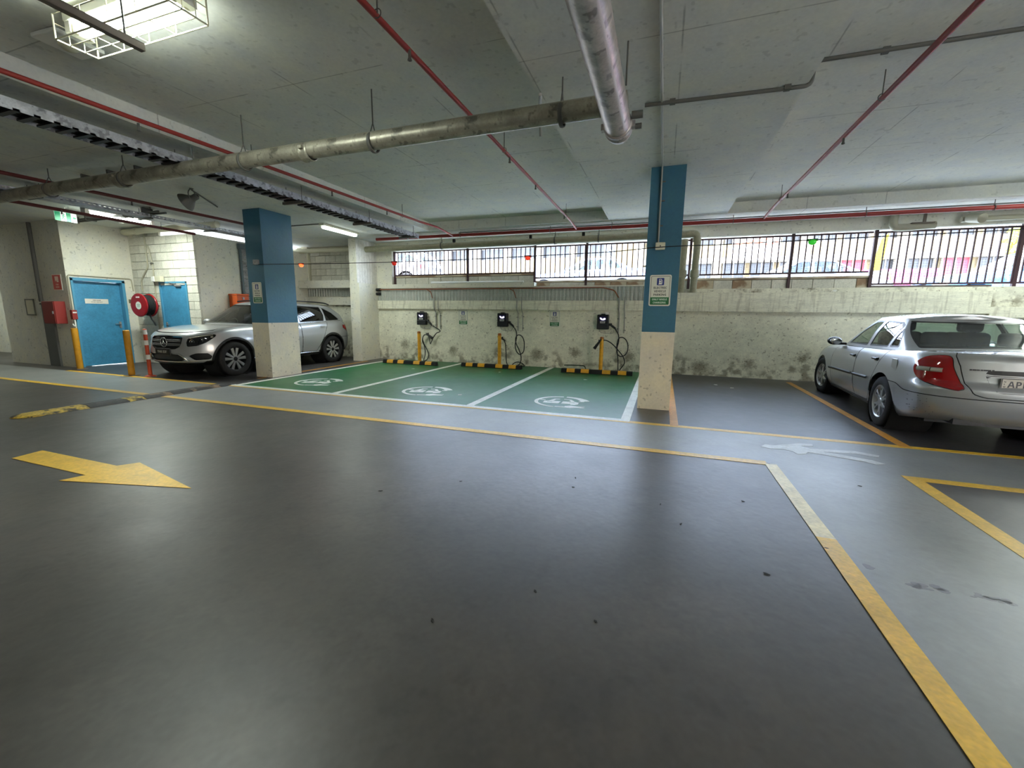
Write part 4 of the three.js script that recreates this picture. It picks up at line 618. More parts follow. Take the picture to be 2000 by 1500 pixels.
// ---------------------------------------------------------------- the street outside (it falls a little to the right)
const streetY = (x) => 1.86 - 0.035 * (x + 1);
const onStreet = (x0, x1, z0, z1, lift, thick) => { const g = box(x0, x1, -thick, 0, z0, z1), p = g.attributes.position; for (let i = 0; i < p.count; i++) p.setY(i, p.getY(i) + streetY(p.getX(i)) + lift); g.computeVertexNormals(); return g; };
mk('street', onStreet(-60, 60, -36, -11.15, 0, 0.3), concrete(190, 187, 180, 2000, { a: 0.2 }), 'sunlit street outside'); mk('pavement', onStreet(-60, 60, -13.2, -11.15, 0.1, 0.1), concrete(206, 202, 192, 2010, { a: 0.15 }), 'pavement beside the opening'); mk('pavement_far', onStreet(-60, 60, -60, -33, 0.12, 0.2), concrete(176, 172, 164, 2020, { a: 0.15 }));
mk('forecourt', box(9.8, 46, -0.3, 0, -11.1, 30), concrete(190, 182, 168, 2030, { a: 0.15 }), 'sunlit forecourt beyond the vehicle entrance at the right');
mk('forecourt_wall', box(24, 24.4, 0, 7, -11, 30), concrete(214, 190, 164, 2040, { a: 0.15 }));
const mFac = concrete(106, 93, 66, 2100, { a: 0.08, size: 6 }), mFacWhite = concrete(124, 117, 104, 2110, { a: 0.06, size: 6 }), mGlassFar = S({ color: 0x1c1e22, roughness: 0.3 }), mFrameFar = S({ color: 0x8c8880, roughness: 0.5 });
{ // left: cream building with long strip windows between white piers
  const b = thing('office_building', 'cream building with strip windows between white piers, behind the left bars', 'building', [0, 0, -46]);
  const X0 = -62, X1 = -6.2;
  for (const [a, c] of [[0, 4.2], [5.35, 7.45], [8.75, 9.45], [10.15, 11.6]]) mesh('spandrel', box(X0, X1, a, c, -0.4, 0), mFac, b);
  mesh('wall', box(X0, X1, 0, 11.2, -12, -2.5), mGlassFar, b);
  for (let x = X0; x < X1; x += 3.75) mesh('pier', box(x - 0.34, x + 0.34, 0, 11.6, -0.5, 0.3), mFacWhite, b);
  for (const [a, c] of [[4.2, 5.35], [7.45, 8.75], [9.45, 10.15]]) for (let x = X0; x < X1 - 1; x += 3.75) { const w = mesh('window', box(x + 0.34, x + 3.41, a, c, -0.5, -0.46), mGlassFar, b); const f = []; for (let k = 0; k <= 4; k++) f.push(box(x + 0.34 + k * 0.767 - 0.03, x + 0.34 + k * 0.767 + 0.03, a, c, -0.46, -0.38)); mesh('window_frame', f, mFrameFar, w); }
  mesh('roof', box(X0, X1, 11.6, 11.9, -12, 0.4), mFacWhite, b);
}
{ // middle stair tower
  const b = thing('stair_tower', 'narrow cream stair tower with a louvred slot, left of the right pillar', 'building', [0, 0, -43]);
  mesh('wall', box(-5.6, -2.7, 0, 11, -6, 0), mFac, b); mesh('louvre_slot', box(-5.5, -4.75, 5.2, 11, -0.05, 0.02), mGlassFar, b); for (let y = 5.3; y < 11; y += 0.55) mesh('louvre', box(-0.42, 0.42, -0.05, 0.05, -0.03, 0.05).rotateZ(-0.75).translate(-5.12, y, 0), mFrameFar, b);
}
{ // right: cream building with square windows, red panels
  const b = thing('apartment_building', 'cream building with dark square windows behind the right bars', 'building', [0, 0, -40]), X0 = -2.3, X1 = 62;
  mesh('wall', box(X0, X1, 0, 9.6, -12, -0.35), mFac, b);
  for (const [a, c] of [[0.4, 3.0], [6.2, 7.25], [8.6, 9.6]]) mesh('spandrel', box(X0, X1, a, c, -0.35, 0), mFac, b);
  for (let x = X0; x < X1; x += 6.2) mesh('pier', box(x - 0.35, x + 0.35, 0, 9.6, -0.35, 0.22), mFacWhite, b);
  let k = 0;
  for (const [a, c] of [[7.25, 8.6], [4.25, 5.75]]) for (let x = X0 + 0.6; x < 50; x += 2.05, k++) {
    const red = a < 5 && [7, 10, 13].includes(Math.round((x - X0) / 2.05)); const w = mesh('window', box(x, x + 1.55, a, c, -0.35, -0.3), red ? S({ color: 0xc02234, roughness: 0.5 }) : mGlassFar, b, red ? 'red panel' : undefined);
    mesh('window_frame', [box(x + 0.74, x + 0.81, a, c, -0.3, -0.24), box(x - 0.05, x, a, c, -0.3, -0.1), box(x + 1.55, x + 1.6, a, c, -0.3, -0.1)], mFrameFar, w);
  }
  mesh('soffit', box(X0, X1, 5.75, 6.2, -0.35, 0.15), mConcreteDark, b); mesh('roof', box(X0, X1, 9.6, 9.9, -12, 0.4), mFacWhite, b);
  const s = thing('hoarding', 'bright pink hoarding with faint lettering behind the right bars', 'hoarding', [12.6, 3.3, -30.5]);
  const tx = canvasTex(512, 256, (g, w, h) => { g.fillStyle = '#f0389a'; g.fillRect(0, 0, w, h); g.fillStyle = '#c82478'; g.font = 'bold 54px sans-serif'; g.fillText('YOU NEED PROVIDE', 14, 70, 480); g.fillText('TIME FOR YOU', 14, 150, 320); });
  mesh('panel', bx(3.6, 1.7, 0.06), S({ map: tx, roughness: 0.6 }), s); mesh('post', [box(-1.5, -1.4, -2.2, -0.7, -0.1, -0.03), box(1.4, 1.5, -2.2, -0.7, -0.1, -0.03)], mFrameFar, s);
  const o = thing('wall_sign', 'white sign with an orange slanting band on the cream building', 'sign', [6.6, 7.2, -39.6]);
  mesh('panel', bx(3.4, 2.6, 0.1), S({ map: canvasTex(256, 200, (g, w, h) => { g.fillStyle = '#fbf6f0'; g.fillRect(0, 0, w, h); g.strokeStyle = '#f2764a'; g.lineWidth = 12; g.beginPath(); g.moveTo(8, 108); g.lineTo(100, 96); g.lineTo(236, 20); g.moveTo(120, 108); g.lineTo(244, 52); g.moveTo(150, 112); g.lineTo(246, 104); g.stroke(); g.fillStyle = '#3a3a3a'; g.fillRect(60, 150, 22, 8); g.fillRect(66, 166, 16, 8); }), roughness: 0.6 }), o); mesh('frame', [box(-1.75, 1.75, 1.3, 1.36, -0.05, 0.08), box(-1.75, 1.75, -1.36, -1.3, -0.05, 0.08)], mFrameFar, o);
}
{ // poles, banner, tree
  const pole = (label, x, z, r, m) => { const t = thing('street_pole', label, 'pole', [x, streetY(x), z]); mesh('shaft', rod(V(0, 0, 0), V(0, 8, 0), r, 16, r * 0.8), m, t); mesh('base', rod(V(0, 0, 0), V(0, 0.3, 0), r * 1.5, 16), m, t); };
  pole('thick grey street pole in front of the silver blue sedan', -1.64, -12.6, 0.075, S({ color: 0x8f959c, roughness: 0.6 })); pole('slim pale street pole before the blue hatchback', 7.12, -12.4, 0.04, mWhite); pole('white street pole behind the left bars', -5.9, -12.6, 0.05, mWhite); pole('white street pole at the left end of the middle bars', -3.65, -12.6, 0.03, mWhite);
  const f = thing('feather_flag', 'tall yellow and orange feather flag behind the right bars', 'flag', [6.15, streetY(6), -16.8]);
  mesh('pole', rod(V(0, 0, 0), V(0.12, 2.45, 0), 0.012), mFrameFar, f); mesh('cloth', extrude(poly([[-0.06, 0.85], [0.1, 0.95], [0.2, 1.3], [0.26, 1.8], [0.3, 2.4], [0.12, 2.2], [0.02, 1.7]]), 0.012), S({ color: 0xf6d400, roughness: 0.8 }), f); mesh('cloth_tip', extrude(poly([[-0.14, 0.7], [0.02, 0.72], [0.12, 1.05], [0.08, 1.3], [-0.02, 1.35]]), 0.013), S({ color: 0xf59a10, roughness: 0.8 }), f);
  const t = thing('street_tree', 'sunlit green tree behind the blue hatchback', 'tree', [15.4, streetY(15), -24]); mesh('trunk', rod(V(0, 0, 0), V(0.1, 2.6, 0), 0.16, 12, 0.1), mRust, t);
  const leaf = new THREE.PlaneGeometry(0.22, 0.12), im = new THREE.InstancedMesh(leaf, new THREE.MeshPhysicalMaterial({ color: 0xa9b83a, roughness: 0.9, transmission: 0.3, side: THREE.DoubleSide }), 2600), d = new THREE.Object3D();
  for (let i = 0; i < 2600; i++) { const a = rr(0, 6.283), b = Math.acos(rr(-1, 1)), r = 2.1 * Math.cbrt(rr(0.2, 1)); d.position.set(r * Math.sin(b) * Math.cos(a), 3.1 + r * 0.85 * Math.cos(b), r * Math.sin(b) * Math.sin(a) * 0.8); d.rotation.set(rr(0, 6), rr(0, 6), rr(0, 6)); d.scale.setScalar(rr(0.6, 1.4)); d.updateMatrix(); im.setMatrixAt(i, d.matrix); }
  im.name = 'foliage'; im.userData.kind = 'stuff'; im.castShadow = true; t.add(im);
}
// ---------------------------------------------------------------- cars: one lofted skin per car, cut into panels along outlines
function curve(tab) { // monotone cubic through [x, y] pairs
  const n = tab.length, d = [], m = [];
  for (let i = 0; i < n - 1; i++) d.push((tab[i + 1][1] - tab[i][1]) / (tab[i + 1][0] - tab[i][0]));
  m[0] = d[0]; m[n - 1] = d[n - 2]; for (let i = 1; i < n - 1; i++) m[i] = d[i - 1] * d[i] <= 0 ? 0 : (2 * d[i - 1] * d[i]) / (d[i - 1] + d[i]);
  return (x) => {
    if (x <= tab[0][0]) return tab[0][1]; if (x >= tab[n - 1][0]) return tab[n - 1][1];
    let i = 0; while (x > tab[i + 1][0]) i++; const h = tab[i + 1][0] - tab[i][0], t = (x - tab[i][0]) / h, t2 = t * t, t3 = t2 * t;
    return (2 * t3 - 3 * t2 + 1) * tab[i][1] + (t3 - 2 * t2 + t) * h * m[i] + (-2 * t3 + 3 * t2) * tab[i + 1][1] + (t3 - t2) * h * m[i + 1];
  };
}
function sdPoly(pts, r = 0) {
  return (x, y) => {
    let d = 1e9, s = 1;
    for (let i = 0, j = pts.length - 1; i < pts.length; j = i++) {
      const [xi, yi] = pts[i], [xj, yj] = pts[j], ex = xj - xi, ey = yj - yi, wx = x - xi, wy = y - yi, t = clamp((wx * ex + wy * ey) / (ex * ex + ey * ey)), bx2 = wx - ex * t, by2 = wy - ey * t;
      d = Math.min(d, bx2 * bx2 + by2 * by2); const c = [y >= yi, y < yj, ex * wy > ey * wx]; if (c.every(Boolean) || c.every((q) => !q)) s = -s;
    }
    return s * Math.sqrt(d) - r;
  };
}
const spline = (pts, n = 6) => { const c = new THREE.CatmullRomCurve3(pts.map(([x, y]) => V(x, y, 0)), true, 'centripetal'); return c.getPoints(pts.length * n).slice(0, -1).map((p) => [p.x, p.y]); };
class Skin {
  constructor(sp) {
    const f = this; f.sp = sp; const q = sp.q ?? 1, nF = Math.round(26 * q), nS = Math.round(84 * q), nR = Math.round(26 * q), N = nF + nS + nR, NL = Math.round(26 * q), NH = Math.round(12 * q), NG = Math.round(15 * q), NC = 8;
    f.tF = nF / N; f.tR = (nF + nS) / N;
    const low = Object.fromEntries(['w', 'f', 'r'].map((k) => [k, curve(sp.low[k])])), gh = Object.fromEntries(['w', 'f', 'r', 'Lf', 'Lr'].map((k) => [k, curve(sp.gh[k])]));
    const sill = curve(sp.sill), sh = curve(sp.shoulder), base = curve(sp.base), roof = curve(sp.roof);
    const outline = (t, fx, rx, w, Lf, Lr, ef, er, barrel) => {
      let x, z; const c = t * N;
      if (c <= nF) { const a = (c / nF) * Math.PI / 2; x = fx - Lf + Lf * Math.pow(Math.cos(a), 2 / ef); z = w * Math.pow(Math.sin(a), 2 / ef); if (c === 0) z = 0; }
      else if (c <= nF + nS) { x = lerp(fx - Lf, rx + Lr, (c - nF) / nS); z = w; }
      else { const a = ((N - c) / nR) * Math.PI / 2; x = rx + Lr - Lr * Math.pow(Math.cos(a), 2 / er); z = w * Math.pow(Math.sin(a), 2 / er); if (c === N) z = 0; }
      if (barrel) { const m = (fx + rx) / 2, h = (fx - rx) / 2; z *= 1 - barrel * Math.pow(Math.abs(x - m) / h, 2.4); }
      return [x, z];
    };
    const rows = [];
    const lowPt = (t, v) => { const [x, z] = outline(t, low.f(v), low.r(v), low.w(v), sp.Lf, sp.Lr, sp.ef, sp.er, sp.barrel); const y = lerp(sill(x), sh(x), v); let dz = 0; if (sp.flare) for (const ax of sp.axles) { const d = Math.hypot(x - ax, y - sp.tyre) - sp.arch; dz += sp.flare * Math.exp(-((d / 0.1) ** 2)); } return V(x, y, z > 0.3 ? z + dz : z); };
    f.lowPt = lowPt;
    for (let i = 0; i <= NL; i++) rows.push([i / NL, (t) => lowPt(t, i / NL)]);
    const ghPt = (t, g) => { const [x, z] = outline(t, gh.f(g), gh.r(g), gh.w(g), gh.Lf(g), gh.Lr(g), sp.gef ?? 2.3, sp.ger ?? 2.4, sp.gbarrel ?? 0.04); const y = lerp(base(x), roof(x), Math.pow(g, 0.96)); return V(x, y, z); };
    for (let i = 1; i <= NH; i++) { const p = i / NH; rows.push([1 + p, (t) => { const a = lowPt(t, 1), b = ghPt(t, 0), s = Math.pow(p, 0.85), x = lerp(a.x, b.x, p), z = lerp(a.z, b.z, p), w = Math.sin(p * Math.PI); return V(x, lerp(a.y, b.y, 1 - Math.pow(1 - s, sp.hoodBow ?? 1.5)) + (sp.crown ?? 0.03) * w * Math.max(0, 1 - (z / 0.8) ** 2), z); }]); }
    for (let i = 1; i <= NG; i++) rows.push([2 + i / NG, (t) => ghPt(t, i / NG)]);
    for (let i = 1; i <= NC; i++) { const p = i / NC; rows.push([3 + p, (t) => { const a = ghPt(t, 1), k = 1 - p; return V(a.x, a.y + (sp.roofCrown ?? 0.05) * (1 - k * k), a.z * k); }]); }
    f.rows = rows; const grid = [], ref = [];
    for (let c = 0; c <= N; c++) { const a = lowPt(c / N, 0.75); ref[c] = c ? ref[c - 1] + a.distanceTo(lowPt((c - 1) / N, 0.75)) : 0; }
    rows.forEach(([k, fn], r) => { const line = []; for (let c = 0; c <= N; c++) { const p = fn(c / N); line.push({ x: p.x, y: p.y, z: p.z, nx: 0, ny: 0, nz: 0, k, t: c / N, s: ref[c], r: ref[N] - ref[c] }); } grid[r] = line; });
    f.grid = grid; f.tris = [];
    const A = V(), B = V(), C = V();
    const tri = (a, b, c) => { A.set(b.x - a.x, b.y - a.y, b.z - a.z); B.set(c.x - a.x, c.y - a.y, c.z - a.z); C.crossVectors(A, B); if (C.lengthSq() < 1e-14) return; for (const v of [a, b, c]) { v.nx += C.x; v.ny += C.y; v.nz += C.z; } f.tris.push([a, b, c]); };
    for (let r = 0; r < rows.length - 1; r++) for (let c = 0; c < N; c++) { const a = grid[r][c], b = grid[r][c + 1], d = grid[r + 1][c], e = grid[r + 1][c + 1]; tri(a, e, b); tri(a, d, e); }
    for (const line of grid) for (const v of line) { if (Math.abs(v.z) < 1e-5) v.nz = 0; const l = Math.hypot(v.nx, v.ny, v.nz) || 1; v.nx /= l; v.ny /= l; v.nz /= l; }
    // outward check: the side must face +z
    const mid = grid[Math.round(NL / 2)][Math.round(N / 2)]; f.flip = mid.nz < 0; if (f.flip) { for (const line of grid) for (const v of line) { v.nx *= -1; v.ny *= -1; v.nz *= -1; } f.tris.forEach((q) => { const b = q[1]; q[1] = q[2]; q[2] = b; }); }
    f.body = f.tris;
  }
  static split(tris, d) {
    const inn = [], out = [], mix = (a, b, t) => { const v = {}; for (const k in a) v[k] = a[k] + (b[k] - a[k]) * t; const l = Math.hypot(v.nx, v.ny, v.nz) || 1; v.nx /= l; v.ny /= l; v.nz /= l; return v; };
    for (const q of tris) {
      const e = q.map(d), neg = e.filter((x) => x < 0).length;
      if (neg === 0) { out.push(q); continue; } if (neg === 3) { inn.push(q); continue; }
      const pi = [], po = [];
      for (let i = 0; i < 3; i++) { const j = (i + 1) % 3; (e[i] < 0 ? pi : po).push(q[i]); if ((e[i] < 0) !== (e[j] < 0)) { const m = mix(q[i], q[j], e[i] / (e[i] - e[j])); pi.push(m); po.push(m); } }
      for (const [p, o] of [[pi, inn], [po, out]]) for (let i = 1; i < p.length - 1; i++) o.push([p[0], p[i], p[i + 1]]);
    }
    return [inn, out];
  }
  cut(d) { const [i, o] = Skin.split(this.body, d); this.body = o; return i; }
  // geometry of a patch; side +1, -1 or 0 for both halves
  geo(tris, side = 0, off = 0) {
    const sides = side ? [side] : [1, -1], n = tris.length * 3 * sides.length, P = new Float32Array(n * 3), Nn = new Float32Array(n * 3); let o = 0;
    for (const s of sides) for (const q of tris) for (const v of s > 0 ? q : [q[0], q[2], q[1]]) { P[o] = v.x + v.nx * off; P[o + 1] = v.y + v.ny * off; P[o + 2] = (v.z + v.nz * off) * s; Nn[o] = v.nx; Nn[o + 1] = v.ny; Nn[o + 2] = v.nz * s; o += 3; }
    const g = new THREE.BufferGeometry(); g.setAttribute('position', new THREE.BufferAttribute(P, 3)); g.setAttribute('normal', new THREE.BufferAttribute(Nn, 3)); g.setAttribute('uv', new THREE.BufferAttribute(new Float32Array((n) * 2), 2)); return g;
  }
  near(fn) { let b = null, m = 1e9; for (const line of this.grid) for (const v of line) { const d = fn(v); if (d < m) { m = d; b = v; } } return b; }
  side(x, y) { return this.near((v) => (v.k <= 1 && v.t > this.tF * 0.6 && v.t < this.tR + (1 - this.tR) * 0.4 ? Math.hypot(v.x - x, v.y - y) : 9)); }
  front(s, y) { return this.near((v) => (v.k <= 1 && v.t < 0.5 ? Math.hypot(v.s - s, v.y - y) : 9)); }
  rear(s, y) { return this.near((v) => (v.k <= 1 && v.t > 0.5 ? Math.hypot(v.r - s, v.y - y) : 9)); }
}
const paintMat = (c, m = 0.55, r = 0.36) => PH({ color: c, metalness: m, roughness: r, clearcoat: 1, clearcoatRoughness: 0.04 });
const mCarGlass = PH({ color: 0xb8c8c2, roughness: 0.02, transmission: 1, thickness: 0, ior: 1.5 }), mPrivacy = PH({ color: 0x0b0c0d, roughness: 0.03, transmission: 0.85, thickness: 0, ior: 1.5 });
const mTrim = S({ color: 0x0d0d0e, roughness: 0.45 }), mCabin = S({ color: 0x1b1b1c, roughness: 0.8 }), mSeat = S({ color: 0x2e2c2c, roughness: 0.9 }), mChrome = S({ color: 0xd0d2d4, metalness: 1, roughness: 0.12 }), mAlloy = S({ color: 0xb4b6b8, metalness: 0.75, roughness: 0.3 }), mDarkMetal = S({ color: 0x1e1f21, metalness: 0.5, roughness: 0.5 }), mLens = PH({ color: 0xdfe4e8, roughness: 0.02, transmission: 1, thickness: 0 });
const mRedLens = PH({ color: 0x96060c, roughness: 0.06, clearcoat: 1, clearcoatRoughness: 0.02 }), mClearLens = PH({ color: 0xb9b4a6, roughness: 0.25, metalness: 0.4, clearcoat: 1 });
function makeWheel(parent, [x, y, z], r, w, rim, style, side, steer = 0) {
  const g = new THREE.Group(); g.name = 'wheel'; g.position.set(x, y, z); g.rotation.y = (side < 0 ? Math.PI : 0) + steer; parent.add(g); // local +z faces outwards
  const h = w / 2, prof = [[rim - 0.004, -h + 0.02], [rim + 0.012, -h + 0.006], [rim + 0.05, -h - 0.006], [r - 0.028, -h], [r - 0.006, -h + 0.016], [r, -h + 0.035], [r, -h + 0.07], [r - 0.008, -h + 0.073], [r - 0.008, -h + 0.08], [r, -h + 0.083], [r, h - 0.083], [r - 0.008, h - 0.08], [r - 0.008, h - 0.073], [r, h - 0.07], [r, h - 0.035], [r - 0.006, h - 0.016], [r - 0.028, h], [rim + 0.05, h + 0.006], [rim + 0.012, h - 0.006], [rim - 0.004, h - 0.02]];
  mesh('tyre', lathe(prof, 44).rotateX(Math.PI / 2), mRubber, g);
  mesh('rim', [lathe([[rim - 0.02, -h + 0.03], [rim - 0.035, 0], [rim - 0.02, h - 0.05], [rim - 0.006, h - 0.02], [rim + 0.008, h - 0.004], [rim + 0.012, h - 0.008], [rim, h - 0.03]], 44).rotateX(Math.PI / 2)], style === 'double' ? mDarkMetal : mAlloy, g);
  mesh('brake_disc', [new THREE.CylinderGeometry(rim * 0.72, rim * 0.72, 0.02, 32).rotateX(Math.PI / 2).translate(0, 0, h - 0.1), new THREE.CylinderGeometry(rim - 0.03, rim - 0.03, 0.01, 32).rotateX(Math.PI / 2).translate(0, 0, -0.02)], mDarkMetal, g);
  const zf = h - 0.022;
  if (style === 'double') for (let i = 0; i < 5; i++) for (const o of [-1, 1]) { // five pairs of machined spokes on a dark wheel
    const s = poly([[0.03, o * 0.012 - 0.012], [0.03, o * 0.012 + 0.012], [rim - 0.012, o * 0.062 + 0.03], [rim - 0.004, o * 0.062], [rim - 0.012, o * 0.062 - 0.03]]);
    mesh('spoke', extrude(s, 0.018, 0.004).translate(0, 0, zf - 0.02).rotateZ((i / 5) * Math.PI * 2 + Math.PI / 2), mAlloy, g);
  } else for (let i = 0; i < 6; i++) { const s = poly([[0.03, -0.03], [0.03, 0.03], [rim * 0.6, 0.024], [rim - 0.006, 0.046], [rim - 0.006, -0.046], [rim * 0.6, -0.024]], [[[rim * 0.62, 0], [rim - 0.03, 0.02], [rim - 0.03, -0.02]]]); mesh('spoke', extrude(s, 0.022, 0.005).translate(0, 0, zf - 0.024).rotateZ((i / 6) * Math.PI * 2 + Math.PI / 2), mAlloy, g); }
  mesh('hub_cap', lathe([[0, 0.012], [0.03, 0.01], [0.05, 0], [0.052, -0.02]], 24).rotateX(Math.PI / 2).translate(0, 0, zf), style === 'double' ? mDarkMetal : mAlloy, g);
}
function buildCar(sp, label, pos, turn) {
  const t = thing('car', label, 'car', pos, turn), K = new Skin(sp), P = sp.paint, gapMat = mTrim, gaps = [];
  const lowOnly = (v) => (v.k - 1.25) * 0.8, green = (v) => Math.max((2.02 - v.k) * 0.5, (v.k - 2.98) * 0.5);
  for (const ax of sp.axles) K.cut((v) => Math.max(Math.hypot(v.x - ax, v.y - sp.tyre) - sp.arch, 0.3 - v.z, lowOnly(v)));
  const arches = []; for (const ax of sp.axles) { const a0 = -0.35, a1 = Math.PI + 0.35; for (const s of [1, -1]) { const g = new THREE.CylinderGeometry(sp.arch + 0.004, sp.arch + 0.004, 0.42, 32, 1, true, -Math.PI / 2 + a0, a1 - a0).rotateX(Math.PI / 2).translate(ax, sp.tyre, s * (sp.half - 0.245)); arches.push(g, new THREE.CircleGeometry(sp.arch + 0.004, 32).rotateY(s > 0 ? 0 : Math.PI).translate(ax, sp.tyre, s * (sp.half - 0.44))); } }
  mesh('wheel_arch', arches, S({ color: 0x0a0a0a, roughness: 0.9, side: THREE.DoubleSide }), t);
  if (sp.cladding) { const c = K.cut((v) => Math.max(sp.cladding(v), lowOnly(v))); mesh('lower_cladding', K.geo(c, 0, 0.004), mTrim, t); }
  // windows
  const seal = [];
  const glass = (name, d, mat, sides) => { const i = K.cut(d), [g, s] = Skin.split(i, (v) => d(v) + 0.02); seal.push(...s); for (const sd of sides) mesh(name, K.geo(g, sd, -0.004), mat, t); };
  const ts = sp.tScale ?? 3.2;
  glass('windscreen', (v) => Math.max((v.t - K.tF * sp.wsT) * ts, green(v), (2.05 - v.k) * 0.5), mCarGlass, [0]);
  glass('rear_window', (v) => Math.max((1 - (1 - K.tR) * (sp.bwT + (sp.bwS ?? 0) * (v.k - 2.5)) - v.t) * ts, (sp.bw0 - v.k) * 0.5, (v.k - 2.94) * 0.5), sp.rearGlass ?? mCarGlass, [0]);
  for (const w of sp.windows) { const f = sdPoly(w.round ? spline(w.p) : w.p, w.r ?? 0); glass('side_window', (v) => Math.max(f(v.x, v.y), (1.9 - v.k) * 0.4, (v.k - 3.1) * 0.4, (K.tF * 0.3 - v.t) * ts, (v.t - 1 + (1 - K.tR) * 0.3) * ts), w.dark ? mPrivacy : mCarGlass, [1, -1]); }
  mesh('window_seal', K.geo(seal, 0, 0.001), mTrim, t);
  // panels with a real gap round them
  const g0 = 0.0045, panel = (name, d, sides, mat = P, lab) => { const i = K.cut((v) => d(v) - g0), [a, b] = Skin.split(i, (v) => d(v) + g0); gaps.push(...b); for (const s of sides) { const o = mesh(name, K.geo(a, s), mat, t, lab); } };
  const flush = (name, d, off, mat, sides = [0], lab) => { const i = K.cut(d); const [a, b] = Skin.split(i, (v) => d(v) + 0.006); gaps.push(...b); for (const s of sides) mesh(name, K.geo(a, s, off), mat, t, lab); return a; };
  for (const [n, poly2, off, mat, lab] of sp.frontBits ?? []) { const f = sdPoly(poly2); flush(n, (v) => Math.max(f(v.s, v.y), (v.t - 0.4) * 3, lowOnly(v)), off, mat, n === 'headlight' || n === 'air_intake' ? [1, -1] : [0], lab); }
  for (const [n, poly2, off, mat, lab] of sp.rearBits ?? []) { const f = sdPoly(poly2); flush(n, (v) => Math.max(f(v.r, v.y), (0.6 - v.t) * 3, lowOnly(v)), off, mat, n === 'tail_light' ? [1, -1] : [0], lab); }
  for (const d of sp.doors) { const f = sdPoly(d); panel('door', (v) => Math.max(f(v.x, v.y), (v.k - 2.0) * 0.4, (K.tF * 0.5 - v.t) * ts, (v.t - 1 + (1 - K.tR) * 0.5) * ts), [1, -1]); }
  if (sp.bonnet) panel('bonnet', (v) => Math.max(v.z - sp.bonnet[0] - sp.bonnet[1] * (v.s - 0.2), (0.985 - v.k) * 0.6, (v.k - 1.97) * 0.6, (v.t - 0.5) * 3), [0]);
  if (sp.boot) { const f = sdPoly(sp.boot); panel('boot_lid', (v) => Math.max(f(v.r, v.y), (0.55 - v.t) * 3, (v.k - 1.95) * 0.5), [0]); }
  if (sp.bumperLine) { const fr = K.cut((v) => Math.max(v.y - sp.bumperLine[0](v), (v.t - K.tF * 1.35) * ts, lowOnly(v), sp.axles[0] + 0.05 - v.x)); mesh('front_bumper', K.geo(fr), P, t); const re = K.cut((v) => { return Math.max(v.y - sp.bumperLine[1](v) - g0, v.x - sp.axles[1] - 0.05, lowOnly(v)); }), [a, b] = Skin.split(re, (v) => v.y - sp.bumperLine[1](v) + g0); gaps.push(...b); mesh('rear_bumper', K.geo(a), P, t); }
  mesh('body_shell', K.geo(K.body), P, t); mesh('panel_gap', K.geo(gaps, 0, -0.012), gapMat, t);
  const liner = K.body.filter((q) => q[0].k > 2); mesh('cabin_lining', K.geo(liner, 0, -0.014), mCabin, t);
  const F = sp.axles[0], R = sp.axles[1], H = sp.half, hb = sp.belt;
  mesh('underbody', [box(R - 0.5, F + 0.5, sp.floor, sp.floor + 0.1, -H + 0.3, H - 0.3), box(R + sp.arch + 0.06, F - sp.arch - 0.06, sp.floor, sp.floor + 0.08, -H + 0.08, H - 0.08), box(R - 0.06, R + 0.06, sp.tyre - 0.06, sp.tyre + 0.06, -H + 0.25, H - 0.25), box(F - 0.06, F + 0.06, sp.tyre - 0.06, sp.tyre + 0.06, -H + 0.25, H - 0.25), box(sp.ends[1] + 0.16, R, sp.floor + 0.08, sp.floor + 0.14, -H + 0.34, H - 0.34), box(F, sp.ends[0] - 0.25, sp.floor + 0.06, sp.floor + 0.12, -H + 0.4, H - 0.4)], mTrim, t);
  mesh('cabin_floor', [box(sp.cabin[1], sp.cabin[0], hb - 0.16, hb - 0.13, -H + 0.14, H - 0.14)], mCabin, t); mesh('dashboard', [rbx(0.5, 0.16, H * 1.6, 0.05, sp.cabin[0] - 0.3, hb - 0.07, 0), rbx(0.18, 0.08, 0.34, 0.03, sp.cabin[0] - 0.36, hb + 0.02, 0.36)], mCabin, t);
  for (const [sx, sz] of [[sp.seats[0], -0.36], [sp.seats[0], 0.36]]) mesh('seat', [rbx(0.2, 0.72, 0.48, 0.07, sx, hb - 0.1, sz, 3).rotateZ(0), rbx(0.1, 0.19, 0.27, 0.045, sx - 0.06, hb + 0.36, sz, 3), rod(V(sx - 0.05, hb + 0.2, sz - 0.06), V(sx - 0.05, hb + 0.3, sz - 0.06), 0.007), rod(V(sx - 0.05, hb + 0.2, sz + 0.06), V(sx - 0.05, hb + 0.3, sz + 0.06), 0.007)], mSeat, t);
  mesh('rear_seat', [rbx(0.2, 0.5, H * 1.42, 0.07, sp.seats[1], hb - 0.14, 0, 3), ...[-0.36, 0.36].map((z) => rbx(0.1, 0.16, 0.26, 0.045, sp.seats[1] - 0.06, hb + 0.2, z, 3))], mSeat, t);
  mesh('steering_wheel', [new THREE.TorusGeometry(0.18, 0.014, 8, 32).rotateY(Math.PI / 2).rotateZ(0.4).translate(sp.cabin[0] - 0.62, hb - 0.02, 0.36), rod(V(sp.cabin[0] - 0.62, hb - 0.02, 0.2), V(sp.cabin[0] - 0.62, hb - 0.02, 0.52), 0.014)], mTrim, t);
  mesh('rear_shelf', box(sp.cabin[1] - 0.1, sp.seats[1] - 0.05, hb - 0.05, hb - 0.02, -H + 0.22, H - 0.22), mCabin, t);
  for (const ax of sp.axles) for (const s of [1, -1]) makeWheel(t, [ax, sp.tyre, s * (H - sp.tw / 2 - 0.018)], sp.tyre, sp.tw, sp.rim, sp.wheel, s, ax === F ? sp.steer ?? 0 : 0);
